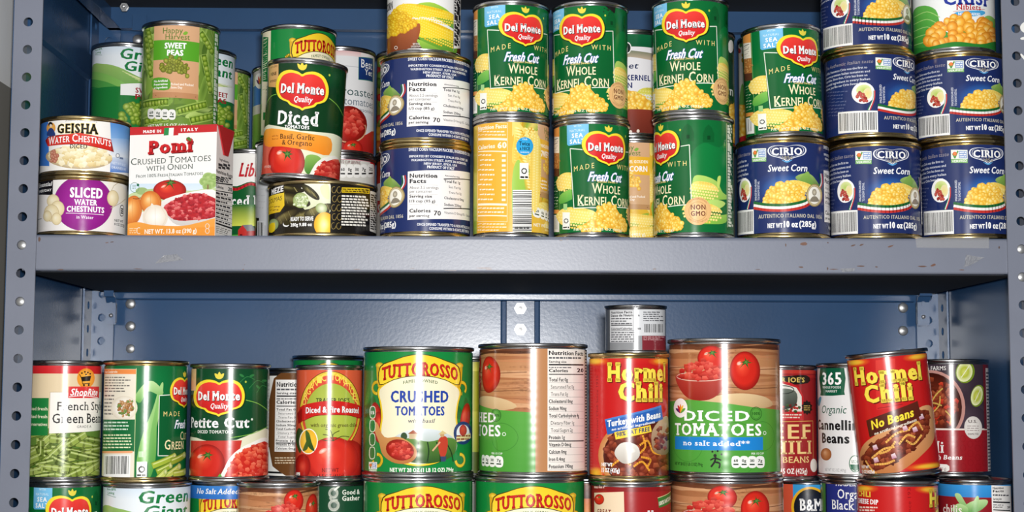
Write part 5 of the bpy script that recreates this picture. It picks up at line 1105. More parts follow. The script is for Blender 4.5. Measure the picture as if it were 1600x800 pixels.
for z0, z1 in ((.36, CAM.z+.1025), (CAM.z+.15, CAM.z+.40)):
    b = MB(); prof = [(-.0225, 0), (-.0205, .003), (-.0165, .0035), (-.0155, .010), (.0155, .010), (.0165, .0035), (.0205, .003), (.0225, 0)]
    lo = z0 < 1; yb0 = DB-.009 if lo else DB; z0 = zj-.30 if lo else z0; z1 = zj-.0055 if lo else z1
    b.sweep(prof, lambda p: (xc+p[0], yb0-p[1], z0), lambda p: (xc+p[0], DB-p[1], z1)); U(b.build('back_channel', M['blue']))
def bolt(x, y, z, r=.0058, hexa=False, face='y', sx=1):
    b = MB()
    prof = [(r*1.12, 0), (r*1.12, .0012), (r, .0014), (r*.98, .0024), (r*.9, .0029), (0, .0031)] if not hexa else [(r*1.2, 0), (r*1.2, .0016), (r, .0016), (r, .006), (r*.62, .006), (r*.55, .0035), (.45*r, .0035), (.42*r, .008), (0, .0084)]
    b.lathe(prof, 6 if hexa else 20, (0, 0, 0), 'y', not hexa)
    o = b.build('bolt', M['zinc']); o.location = (x, y, z); U(o); return o
for px, py in ((204, 475), (204, 510), (204, 545), (1411, 481), (1411, 517), (1411, 552), (218, 29), (215, 62)):
    q = P(px, py, DB-.001); bolt(q.x, DB, q.z, .0052)
for py in (482, 515): q = P(813, py, DB-.01); bolt(q.x, DB-.010, q.z, .006, True)
for px, py in ((37, 383), (37, 472), (1593, 386), (1592, 430)): q = P(px, py, -.002); sx = -1 if px < 800 else 1; bolt(sx*(XIN[sx]+XOUT[sx])/2, .0012, min(HOLES, key=lambda h: abs(h-q.z)), .0042)
q = P(195, 12, DB-.03); bolt(q.x, DB-.03, q.z, .0042, True)

def lip_mesh(b, art=None):       # triangles of a builder, all enamel grey, plus the chips drawn on it
    tri, nr = [], []
    for f in b.f:
        p = [Vector(b.v[i]) for i in f]; n = (p[1]-p[0]).cross(p[2]-p[0]); n = n.normalized() if n.length > 0 else Vector((0, -1, 0))
        for k in range(1, len(p)-1): tri += [p[0], p[k], p[k+1]]; nr += [n]*3
    co = np.array([tuple(p) for p in tri]); n_ = np.array([tuple(n) for n in nr]); col = np.broadcast_to(lin('#757a89'), co.shape)
    if art is not None: co = np.concatenate([co, art[0]]); col = np.concatenate([col, art[1]]); n_ = np.concatenate([n_, np.broadcast_to(np.array((0, -1., 0)), art[0].shape)])
    return tri_mesh('front_lip', co, col, n_)
def shelf(zt, rear=.0275, left=.0335, art=None, closed=None):
    b = MB(); t = .0012; h = .0335; xl, xr = -XIN[-1]-.012, XIN[1]+.012
    b.box(xl, xr, .002, DB-.008, zt-t, zt)                              # sheet
    b.box(xl, xr, DB-.0095, DB-.008, zt-rear, zt-t)                     # rear lip
    b.box(xl, xr, DB-.020, DB-.0095, zt-rear, zt-rear+t)
    for sx, xe, side in ((-1, xl, left), (1, xr, .0335)):
        b.box(*sorted((xe, xe-sx*.0015)), .002, DB-.0095, zt-side, zt-t); b.box(*sorted((xe-sx*.014, xe-sx*.0015)), .002, DB-.0095, zt-side, zt-side+t)
    o = U(b.build('shelf', M['blue'])); o['label'] = 'blue-grey sheet steel shelf tray'
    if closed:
        b = MB(); b.box(xl, xr, closed[0], closed[2], zt-closed[1], zt-closed[1]+t); q = b.build('underside_pan', M['underside_shade'], o); q['label'] = 'stiffening pan under the shelf tray, shade painted into its dark colour'
    b = MB(); r = .0030; pr = [(.016, 0)]
    for k in range(6): a = PI/2*k/5; pr.append((r-r*math.sin(a), -r+r*math.cos(a)))
    r2 = .0024
    for k in range(6): a = PI/2*k/5; pr.append((r2-r2*math.cos(a), -h+r2-r2*math.sin(a)))
    pr.append((.013, -h)); pr += [(.013, -h+t), (t*1.2, -h+t*1.6), (t, -.004), (.016, -t)]
    b.sweep(pr, lambda p: (xl-.001, p[0], zt+p[1]), lambda p: (xr+.001, p[0], zt+p[1]), closed=True, sm=False)
    f = mesh_obj('front_lip', lip_mesh(b, art), M['lip'], o); f['label'] = 'grey enamelled front lip with worn edges'
    return o
bl, br, tr, tl = (58, 424.5), (1572, 422), (1572, 369), (58, 369)
xw = XIN[-1]+XIN[1]
fa = FlatArt(xw*1000, 33.5, (bl, br, tr, tl), '#6d7180'); fa.T = []
rr = random.Random(11)
def chip(x, y, w_, h_, c='#6a4434', sl=0):
    pts = []
    for k in range(7):
        t = 2*PI*k/7; pts.append((x+w_*math.cos(t)*rr.uniform(.6, 1.1)+sl*math.sin(t)*h_, y+h_*math.sin(t)*rr.uniform(.6, 1.1)))
    fa.P(pts, c)
for x, y, w_, h_, sl in ((1252, 378, 6, 3.4, 0), (1290, 376, 2, 1.4, 0), (1330, 380, 3, 2, -1.5), (1343, 379, 3, 2, -1.5), (1389, 381, 3.6, 2.6, -1.4), (1342, 411, 7, 1, 0), (1437, 411, 8, 1.4, 0), (1455, 409, 4, 2.6, -1), (1366, 412, 3, 1, 0), (1289, 415, 1.6, 3, 0), (1247, 413, 4, 1.6, 0), (1560, 382, 1.5, 3, 0), (166, 381, 3, 1, -1), (174, 380, 3, 1.2, -1), (96, 423, 6, 1, 0), (62, 376, 2, 5, 0), (872, 374, 3, .9, 0), (882, 373, 3, .7, 0), (797, 373, 1, 1, 0), (752, 417, 14, .8, 0), (760, 419, 6, .7, 0), (640, 418, 5, .5, 0), (1018, 417, 3, .9, 0), (555, 420, 6, .6, 0), (380, 414, 1, .8, 0), (378, 421, 1.4, 1.1, 0), (1224, 380, 1.2, 3, 0), (1180, 417, 5, .7, 0), (1500, 416, 5, .8, 0), (1300, 416, 9, .7, 0), (700, 421, 16, .5, 0), (215, 421, 8, .6, 0)):
    chip(x, y, w_, h_, rr.choice(('#5e4438', '#6c4c3e', '#574440')), sl)
A_ = box_clip(np.concatenate(fa.T), 0, .4, xw*1000, 33.1); sg_ = (A_[:, 1, 0]-A_[:, 0, 0])*(A_[:, 2, 1]-A_[:, 0, 1])-(A_[:, 1, 1]-A_[:, 0, 1])*(A_[:, 2, 0]-A_[:, 0, 0]); A_[sg_ < 0] = A_[sg_ < 0][:, [0, 2, 1]]; V_ = A_.reshape(-1, 6)
art_ = (np.stack([-XIN[-1]+V_[:, 0]/1000, -.00012-V_[:, 2]*2e-6, ZS-.0335+V_[:, 1]/1000], 1), V_[:, 3:6])
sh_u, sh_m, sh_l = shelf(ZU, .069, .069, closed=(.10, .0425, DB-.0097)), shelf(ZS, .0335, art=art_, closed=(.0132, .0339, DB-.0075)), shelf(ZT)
def tape(name, pts, cr=.0012, lift=.0006, seed=1):
    """torn clear tape: a crumpled sheet between four photo points on the lip"""
    r = random.Random(seed); q = [P(x, y, 0) for x, y in pts]; nx, ny = 9, 4; b = MB(); n = 0
    for lay in (0, .0004):
        for j in range(ny+1):
            for i in range(nx+1):
                u, v = i/nx, j/ny; p = (q[0]*(1-u)+q[1]*u)*(1-v)+(q[3]*(1-u)+q[2]*u)*v
                k = r.random() if lay == 0 else 0; b.v.append((p.x, -lift-cr*k-lay, p.z))
    m = (nx+1)*(ny+1)
    for j in range(ny):
        for i in range(nx):
            a = j*(nx+1)+i; b.f.append((a, a+1, a+nx+2, a+nx+1)); b.sm.append(False)
    b.v = b.v[:m]
    o = b.build(name, M['tape'], sh_m); s = o.modifiers.new('thick', 'SOLIDIFY'); s.thickness = .00025; return o
o = tape('tape_scrap', [(1432, 387), (1545, 388), (1545, 371), (1430, 371)], .0003, .0003, 2); o['label'] = 'flat strip of clear tape'
o = tape('tape_scrap', [(1505, 418), (1516, 414), (1536, 403), (1508, 398)], .004, .0005, 3); o['label'] = 'crumpled clear tape corner'
o = tape('tape_scrap', [(243, 412), (287, 406), (276, 397), (258, 399)], .003, .0005, 5); o['label'] = 'torn clear tape corner'
o = tape('tape_scrap', [(1316, 425), (1333, 424), (1336, 419), (1312, 420)], .002, .0005, 7); o['label'] = 'small torn tape end under the lip'
for sx, pts in ((-1, (166, 463, 182, 507)), (1, (1433, 462, 1451, 509))):   # spring clips under the shelf's rear corners
    p, q = P(pts[0], pts[3], DB-.022), P(pts[2], pts[1], DB-.022); y = DB-.022; xa, xb = p.x, q.x; z0, z1 = p.z, q.z
    b = MB(); pr = [(y, z0), (y, z1-.006), (y-.006, z1), (y-.012, z1+.001), (y-.014, z1+.012), (y-.0155, z1+.012), (y-.0135, z1-.001), (y-.0065, z1-.0015), (y-.0015, z1-.0075), (y-.0015, z0)]
    b.sweep(pr, lambda p: (xa, p[0], p[1]), lambda p: (xb, p[0], p[1]), closed=True)
    xe = xb if sx < 0 else xa
    b.box(xe-.001, xe+.001, y-.007, y, z0+.002, z1-.008); b.box((xa+xb)/2-.0015, (xa+xb)/2+.0015, y-.0022, y-.0012, z0+.022, z0+.032)
    c_ = U(b.build('shelf_clip', M['blue'])); b = MB(); b.lathe([(.0024, 0), (.0022, .0012), (0, .0016)], 12, ((xa+xb)/2, y-.0015, z0+.010), 'y'); b.build('rivet', M['zinc'], c_)
q0, q1 = P(207, 48, DB-.02), P(230, 23, DB-.02); b = MB(); b.box(q0.x, q1.x, DB-.0215, DB-.0205, q0.z, q1.z); U(b.build('gusset_plate', M['blue']))

whitem = mat('white_paint_mark', '#e9e9e6', .6)
for pts in ([(1594, 42), (1598, 36), (1605, 34), (1607, 49), (1601, 51), (1596, 48)], [(1595, 59), (1605, 57), (1605, 61), (1596, 62)], [(1596, 84), (1605, 93), (1603, 96), (1595, 87)]):
    q = [P(x, y, -.0027) for x, y in smooth(pts, 3)]; b = MB()
    b.sweep([(p.x, p.z) for p in q], lambda p: (p[0], -.0027, p[1]), lambda p: (p[0], -.0024, p[1]), closed=True); o = U(b.build('paint_mark', whitem)); o['label'] = 'dried white paint mark on the right post'
# ------------------------------------------------------------------ cans
_mesh = {}
def seg_body(R, H):             # wall and bottom with its double seam (millimetres)
    Rs, Rb = R+1.3, R-.15
    p = [(0, 3.4), (Rs*.55, 3.4), (Rs*.58, 4.0), (Rs*.75, 4.0), (Rs*.78, 3.2), (Rs-4, 3.2), (Rs-2.9, 2.2), (Rs-2.2, .5), (Rs-1.2, 0), (Rs-.3, .3), (Rs, 1.0), (Rs, 2.8), (Rs-.5, 3.3), (Rb-.7, 3.7), (Rb-.5, 4.4), (Rb, 5.4), (Rb, H-5.4), (Rb-.5, H-4.4), (Rb-.7, H-3.4)]
    b = MB(); b.lathe([(r/1000, z/1000) for r, z in p], 64); return b.mesh('can_body')
def seg_lid(R, H):
    Rs, Rb = R+1.3, R-.15
    p = [(Rb-.7, H-3.75), (Rs-.5, H-3.3), (Rs, H-2.8), (Rs, H-.9), (Rs-.35, H-.2), (Rs-1.1, H), (Rs-2.0, H-.4), (Rs-2.8, H-2.4), (Rs-3.8, H-3.4), (Rs*.82, H-3.4), (Rs*.79, H-2.6), (Rs*.68, H-2.6), (Rs*.65, H-3.2), (Rs*.5, H-3.2), (Rs*.47, H-2.7), (0, H-2.7)]
    b = MB(); b.lathe([(r/1000, z/1000) for r, z in p], 64); return b.mesh('lid')
_art = {}
def kind(key, fn, m='label', rim='steel'):
    a = fn(); me = a.mesh('label'); me.materials.append(M[m])
    bm_ = seg_body(a.R, a.H); bm_.materials.append(M[rim]); ld = seg_lid(a.R, a.H); ld.materials.append(M[rim])
    _art[key] = (a.R, a.H, me, bm_, ld); return key
_proto, TOP = {}, {}
def can(cid, key, name, x0, x1, yt, Y, base, label, group=None, rot=0, tilt=0, cat='can', H=None, dz=0):
    """x0, x1: the can's sides in the photograph; yt: its upper rim; Y: distance of its axis behind the shelf front"""
    R, Hn, me, bo, ld = _art[key]; cx = (x0+x1)/2
    zb = ZS if base == 'S' else ZT if base == 'T' else TOP[base]
    d = Y-CAM.y; Rm = (x1-x0)/2/F*d*1.0; kx = Rm/((R+1.3)/1000)
    zt = P(cx, yt, Y-Rm).z if yt is not None else zb+H; kz = (zt-zb)/(Hn/1000)
    p = P(cx, yt if yt is not None else 400, Y); zm = (zt+zb)/2
    c = P(cx, 0, Y); t = (zm-c.z)/((P(cx, 800, Y)).z-c.z); x = c.x+t*(P(cx, 800, Y).x-c.x)
    phi = math.atan2(-(CAM.x-x), -(CAM.y-Y)) ; phi = math.atan2(CAM.x-x, Y-CAM.y)
    if key not in _proto:
        r = empty(name); o = [bpy.data.objects.new(n, m) for n, m in (('can_body', bo), ('lid', ld), ('label', me))]
        for q in o: COL.objects.link(q); q.parent = r
        _proto[key] = r
    else:
        s = _proto[key]; r = s.copy(); r.name = name; COL.objects.link(r)
        for ch in s.children:
            q = ch.copy(); q.parent = r; COL.objects.link(q)
        for k in ('group',):
            if k in r: del r[k]
    lift = Rm*math.sin(math.radians(abs(tilt)))
    for ch in r.children: ch.rotation_euler = (0, 0, math.radians(rot)) if ch.name.startswith('label') else (0, 0, math.radians(rot*.7+17*len(TOP)))
    r.matrix_world = Matrix.Translation((x-math.sin(math.radians(tilt))*(zt-zb)/2, Y, zb+.0001+dz+lift)) @ Matrix.Rotation(math.radians(tilt), 4, 'Y') @ Matrix.Rotation(phi, 4, 'Z') @ Matrix.Diagonal((kx, kx, kz, 1))
    tag(r, label, cat, group); TOP[cid] = zt
    SPEC.append((cid, kx, kz, x, Y, Rm, zb, zt)); return r
SPEC = []
for k, f, m, rim in (('corn', lab_corn, 'label', 'steel'), ('scuffed', lab_corn_scuffed, 'label', 'steel'), ('cirio', lab_cirio, 'litho', 'gold'), ('tutto', lab_tutto, 'beaded', 'steel'), ('salt', lambda: lab_tutto(True), 'label', 'steel'), ('peas', lab_harvest, 'label', 'steel'),
    ('hcorn', lambda: lab_harvest(True), 'label', 'steel'), ('giant', lab_giantpeas, 'label', 'steel'), ('niblets', lab_niblets, 'label', 'steel'), ('diced', lab_diced, 'beaded', 'steel'), ('crushed', lambda: lab_diced('CRUSHED', True), 'beaded', 'steel'),
    ('turkey', lab_hormel, 'label', 'gold'), ('nobeans', lab_nobeans, 'label', 'steel'), ('dip', lab_dip, 'label', 'steel'), ('greenbeans', lab_beans_cut, 'label', 'gold'), ('petite', lab_petite, 'label', 'steel'), ('basil', lambda: lab_petite(True), 'label', 'steel'),
    ('french', lab_french, 'label', 'steel'), ('nblack', lab_nutri_black, 'label', 'steel'), ('roasted', lab_roasted, 'label', 'steel'), ('sauce', lab_sauce, 'label', 'steel'), ('beef', lab_beef, 'label', 'steel'), ('cannellini', lab_cannellini, 'label', 'steel'),
    ('farms', lab_farms, 'label', 'steel'), ('sliced', lab_sliced, 'label', 'gold'), ('geisha', lab_geisha, 'label', 'gold'), ('libby', lab_libby, 'label', 'steel'), ('meze', lab_meze, 'litho', 'gold'), ('best', lab_best, 'label', 'steel'), ('half', lab_half, 'label', 'steel'),
    ('veg', lab_veg, 'label', 'steel'), ('redwhite', lab_redwhite, 'label', 'steel'), ('cobs', lab_cobs, 'label', 'steel'), ('kernel', lab_kernel, 'label', 'steel'), ('store', lab_store, 'label', 'steel'), ('darkcorn', lab_darkcorn, 'label', 'steel'), ('floral', lab_floral, 'label', 'steel'),
    ('olive', lab_olive, 'label', 'steel'), ('orange', lab_orange, 'label', 'steel'), ('gather', lab_gather, 'label', 'steel'), ('great', lab_great, 'label', 'steel'), ('bm', lab_bm, 'label', 'steel'), ('blackbean', lab_blackbean, 'label', 'steel'), ('leafy', lab_leafy, 'label', 'steel'),
    ('grey', lab_plain('#cdcfd3', 1, 1), 'label', 'steel'), ('plain', lab_plain('#8a8f86'), 'label', 'steel')):
    kind(k, f, m, rim)

# ---- upper shelf, from the left
can('U1', 'sliced', 'water_chestnut_can', 60, 198, 273, .046, 'S', 'flat can of sliced water chestnuts with a purple disc, at far left')
can('U2', 'geisha', 'water_chestnut_can', 63, 203, 180, .046, 'U1', 'flat can of diced water chestnuts with a red ribbon, on the purple-disc can')
can('U5b', 'plain', 'support_can', 221, 342, None, .115, 'S', 'can standing behind the tomato carton under the sweet pea can', H=.104)
can('U5', 'peas', 'pea_can', 220.5, 342.5, 31, .115, 'U5b', 'sweet pea can with kraft paper panel and pea pods, behind the tomato carton', 'sweet pea cans with pods and kraft panel')
can('U4b', 'plain', 'support_can', 142, 255, None, .215, 'S', 'can at the back under the leftmost pale blue sweet pea can', H=.112)
can('U4a', 'giant', 'pea_can', 142, 255, 65, .215, 'U4b', 'pale blue sweet pea can left of the kraft-panel one, above the water chestnuts', 'pale blue sweet pea cans')
can('U4d', 'plain', 'support_can', 258, 334, None, .197, 'S', 'narrow can at the back under the second pale blue sweet pea can', H=.109)
can('U4c', 'giant', 'pea_can', 255, 368, 73, .197, 'U4d', 'pale blue sweet pea can mostly hidden behind the right of the kraft-panel one', 'pale blue sweet pea cans')
can('U8', 'libby', 'beet_can', 338, 446, 232, .205, 'S', 'green and white sliced beet can with red barn, right of the carton')
can('U6b', 'plain', 'support_can', 300, 376, None, .274, 'S', 'narrow can at the very back under a half-hidden pea pod can', H=.108)
can('U6', 'peas', 'pea_can', 285, 391, 103, .274, 'U6b', 'pea pod can at the back above the beet can, only its right edge showing', 'sweet pea cans with pods and kraft panel', rot=10)
can('U7b', 'plain', 'support_can', 408, 484, None, .268, 'S', 'narrow can at the very back under the grey and blue can', H=.108)
can('U7', 'store', 'vegetable_can', 393, 500, 100, .268, 'U7b', 'grey can with fan logo and blue band, at the back beside the pea pods')
can('U9b', 'grey', 'plain_can', 397.5, 515, 216, .1425, 'S', 'pale grey can with black bars behind the stuffed vine leaf can, beside the beets')
can('U9', 'tutto', 'tomato_can', 406, 526, 37, .1425, 'U9b', 'green tomato can with yellow banner behind the dark diced tomato can on the upper shelf', 'green tomato cans with yellow banner', rot=35)
can('U11', 'meze', 'vine_leaf_can', 418, 590, 281, .0545, 'S', 'flat round can of stuffed vine leaves with a lemon, under the leaning diced tomato can')
can('U10', 'basil', 'tomato_can', 411.5, 538.5, 93, .047, 'U11', 'dark green diced tomato can with basil and orange band, leaning on the vine leaf can', tilt=3.0)
can('U12b', 'half', 'tomato_can', 475, 587, 241, .211, 'S', 'cream can with pink serving band and white icons, under the white roasted tomato can')
can('U12', 'best', 'tomato_can', 475, 587, 71, .211, 'U12b', 'white roasted tomato can with a navy square, right of the dark diced tomato can')
can('U13b', 'redwhite', 'soup_can', 586, 698, 241, .2275, 'S', 'red and white can glimpsed between vine leaf can and navy corn can, below')
can('U13', 'veg', 'vegetable_can', 586, 698, 76, .2275, 'U13b', 'can of mixed vegetables glimpsed in the narrow gap left of the navy corn cans, above')
SC_G, CN_G = 'navy sweet corn cans', 'green whole kernel corn cans'
can('U14', 'cirio', 'sweet_corn_can', 592, 737, 222, .0455, 'S', 'navy sweet corn can turned to its white nutrition panel, lower of two, on the shelf', SC_G, rot=-82.2)
can('U15', 'cirio', 'sweet_corn_can', 592, 737, 81, .0455, 'U14', 'navy sweet corn can turned to its nutrition panel, upper, under the corn cob can', SC_G, rot=-83.2)
can('U16', 'cobs', 'corn_can', 602, 723, -89, .0455, 'U15', 'white corn can with yellow cobs and wooden bowl, cut by the top edge')
can('U17', 'hcorn', 'corn_can', 737, 860, 182, .040, 'S', 'yellow corn can turned to its nutrition panel with a horizontal barcode, on the shelf', 'golden corn cans with kraft panel', rot=88.3)
can('U18', 'corn', 'corn_can', 737, 860.5, -1, .040, 'U17', 'green whole kernel corn can with red shield logo, on the yellow nutrition-panel can', CN_G, rot=33.7)
can('U20', 'corn', 'corn_can', 863, 986, 185, .040, 'S', 'green whole kernel corn can with blue sea salt flag, right of the yellow one', CN_G, rot=38.4)
can('U19', 'scuffed', 'corn_can', 860.5, 983.5, 0, .040, 'U20', 'green whole kernel corn can facing front with a dark scuff at its top edge', CN_G)
can('U22', 'corn', 'corn_can', 1020, 1148, 178, .040, 'S', 'green whole kernel corn can turned left, beige seal in its middle and plain green side', CN_G, rot=-42.2)
can('U21', 'corn', 'corn_can', 1017, 1141, -8, .040, 'U22', 'green whole kernel corn can stacked on the one turned left with the beige seal', CN_G, rot=5.9)
can('U24', 'hcorn', 'corn_can', 932, 1048, 215, .125, 'S', 'golden sweet corn can with kraft panel behind the gap between green corn cans', 'golden corn cans with kraft panel', rot=-1.5)
can('U23', 'kernel', 'corn_can', 927, 1043, 45, .125, 'U24', 'white and green sweet kernel corn can, between two upper green corn cans')
can('C1b', 'plain', 'support_can', 1041, 1150, None, .150, 'S', 'can behind the green corn can turned left, under a dark green can', H=.106)
can('C1', 'darkcorn', 'corn_can', 1039, 1150, 45, .150, 'C1b', 'dark green corn can at the back, only its right edge beside the upper green can')
can('C2b', 'plain', 'support_can', 1156, 1264, None, .158, 'S', 'can behind the navy sweet corn can, under the flowery can', H=.106)
can('C2', 'floral', 'vegetable_can', 1152, 1264, 50, .158, 'C2b', 'pale flowery can at the back, left edge showing beside the leaning green corn can')
can('U27', 'cirio', 'sweet_corn_can', 1150, 1297, 213, .0455, 'S', 'navy sweet corn can facing front under the leaning green corn can', SC_G)
can('U26', 'corn', 'corn_can', 1160, 1285, 37, .043, 'U27', 'green whole kernel corn can leaning left on a navy sweet corn can', CN_G, rot=46.4, tilt=-1.6)
can('U28', 'cirio', 'sweet_corn_can', 1295, 1440, 219, .0455, 'S', 'navy sweet corn can in the bottom row, second from the right post', SC_G, rot=16.7)
can('U29', 'cirio', 'sweet_corn_can', 1438.5, 1582, 217, .0455, 'S', 'navy sweet corn can in the bottom row against the right post', SC_G, rot=22.6)
can('U30', 'cirio', 'sweet_corn_can', 1287, 1432, 76, .0455, 'U27', 'navy sweet corn can in the middle row, text side and barcode turned front', SC_G, rot=48.3)
can('U31', 'cirio', 'sweet_corn_can', 1429, 1573, 79, .0455, 'U29', 'navy sweet corn can under the white large-kernel can by the right post', SC_G, rot=25.3)
can('U32', 'cirio', 'sweet_corn_can', 1280, 1425, -65, .0455, 'U30', 'topmost navy sweet corn can, cut by the top edge, left of the niblet can', SC_G, rot=22.6)
can('U33', 'niblets', 'corn_can', 1424, 1555, -101, .0455, 'U31', 'white and green can of large corn kernels, cut by the top edge at right')

# ---- lower shelf, bottom layer
can('B1', 'corn', 'corn_can', 42, 155.5, 754, .045, 'T', 'green corn can at lower left under the french bean can, cut by the bottom edge', CN_G, rot=24)
can('B2', 'giant', 'pea_can', 160, 296, 755, .047, 'T', 'pale blue can below the cut green bean can, cut by the bottom edge', 'pale blue sweet pea cans', rot=2)
can('B3', 'salt', 'tomato_can', 296, 418, 752, .100, 'T', 'green tomato can with blue no salt band, under the petite cut can')
can('B4', 'diced', 'tomato_can', 370, 498, 755, .041, 'T', 'narrow wood-patterned diced tomato can in the bottom row left of the dark green can', 'wood-patterned tomato cans', rot=35)
can('B5', 'gather', 'tomato_can', 466, 578, 752, .108, 'T', 'dark green can with large white g, in the bottom row under the fire roasted can')
can('B6', 'tutto', 'tomato_can', 567, 739, 747, .054, 'T', 'large green tomato can with yellow banner in the bottom row under the crushed tomatoes', 'green tomato cans with yellow banner', rot=4.3)
can('B7', 'tutto', 'tomato_can', 741.5, 914, 747, .054, 'T', 'large green tomato can with yellow banner in the bottom row under the nutrition panel can', 'green tomato cans with yellow banner', rot=3)
can('B7b', 'orange', 'bean_can', 862, 972, 748, .135, 'T', 'brown and orange can glimpsed in the bottom row between green and red cans')
can('B8', 'great', 'chili_can', 922, 1050, 753, .043, 'T', 'red can with cream tomato panel and green tag, under the turkey chili can')
can('B9', 'diced', 'tomato_can', 1048, 1225, 748, .055, 'T', 'large wood-patterned diced tomato can in the bottom row, under its twin', 'wood-patterned tomato cans', rot=8)
can('B10', 'bm', 'bean_can', 1205, 1319, 750, .184, 'T', 'blue and red can with a black oval in a yellow ring, in the bottom row')
can('B11', 'blackbean', 'bean_can', 1283, 1399, 750, .117, 'T', 'violet-blue can of organic black beans in the bottom row')
can('B12', 'dip', 'chili_can', 1340, 1467, 752, .042, 'T', 'red chili can for cheese dip in the bottom row, under the tilted chili can')
can('B13', 'leafy', 'chili_can', 1467, 1581, 750, .067, 'T', 'maroon can with blue top band and green leaves at lower right')
# ---- lower shelf, upper layer
can('L1', 'french', 'green_bean_can', 42, 157.5, 563, .043, 'B1', 'can of french style green beans with red band, at far left of the lower shelf')
can('L2', 'greenbeans', 'green_bean_can', 161.5, 292, 563, .047, 'B2', 'green cut green bean can with recipe and barcode panel, second from left')
can('L3', 'petite', 'tomato_can', 297, 421, 568, .055, 'B4', 'dark green petite cut diced tomato can with red shield logo on the lower shelf')
can('L4b', 'plain', 'support_can', 424, 480, None, .135, 'T', 'narrow can hidden under the black nutrition label can', H=.111)
can('L4', 'nblack', 'tomato_can', 412, 526, 575, .132, 'L4b', 'black and brown can turned to its nutrition panel, behind the petite cut can')
can('L5', 'roasted', 'tomato_can', 461, 566.5, 570, .060, 'B4', 'orange-red fire roasted tomato can with a red ribbon, left of the crushed tomatoes')
can('L6b', 'plain', 'support_can', 466, 558, None, .240, 'T', 'can at the back under the green tomato can behind the fire roasted can', H=.112)
can('L6', 'tutto', 'tomato_can', 456, 567, 555, .225, 'L6b', 'green tomato can at the back, its top rim above the fire roasted can', 'green tomato cans with yellow banner')
can('L7', 'tutto', 'tomato_can', 567, 740, 541, .054, 'B6', 'large green crushed tomato can with yellow banner, fully in view on the lower shelf', 'green tomato cans with yellow banner')
can('L8b', 'plain', 'support_can', 682, 788, None, .165, 'T', 'can at the back under the olive yellow can', H=.112)
can('L8', 'olive', 'vegetable_can', 677, 791, 557, .165, 'L8b', 'olive yellow can glimpsed between the large green can and the nutrition panel can')
can('L9', 'crushed', 'tomato_can', 747, 918, 536, .054, 'B7', 'large wood-patterned tomato can turned to its white nutrition panel', rot=-75)
can('L10', 'turkey', 'chili_can', 919, 1046, 551, .042, 'B8', 'red turkey chili can with blue ribbon, small sauce can on top of it')
can('L11', 'sauce', 'sauce_can', 944, 1042.5, 476, .058, 'L10', 'small grey and maroon sauce can standing on the turkey chili can')
can('L12', 'diced', 'tomato_can', 1044, 1220, 528, .055, 'B9', 'large wood-patterned diced tomato can with no salt band, fully in view', 'wood-patterned tomato cans')
can('L13b', 'plain', 'support_can', 1130, 1190, None, .165, 'T', 'narrow can hidden behind the large bottom tomato can', H=.112)
can('L13', 'beef', 'chili_can', 1162, 1277, 570, .1505, 'B10', 'dark red beef chili can with gold lettering, right of the large tomato can')
can('L14', 'cannellini', 'bean_can', 1277, 1395, 567, .118, 'B11', 'white cannellini bean can with dark green tab')
can('L15', 'nobeans', 'chili_can', 1332, 1459, 553, .042, 'B12', 'red chili can without beans, tilted to the left on the can below', tilt=-5.6)
can('L16', 'farms', 'chili_can', 1430, 1545, 561, .115, 'B13', 'charcoal and dark red chili can with lime halves at far right')

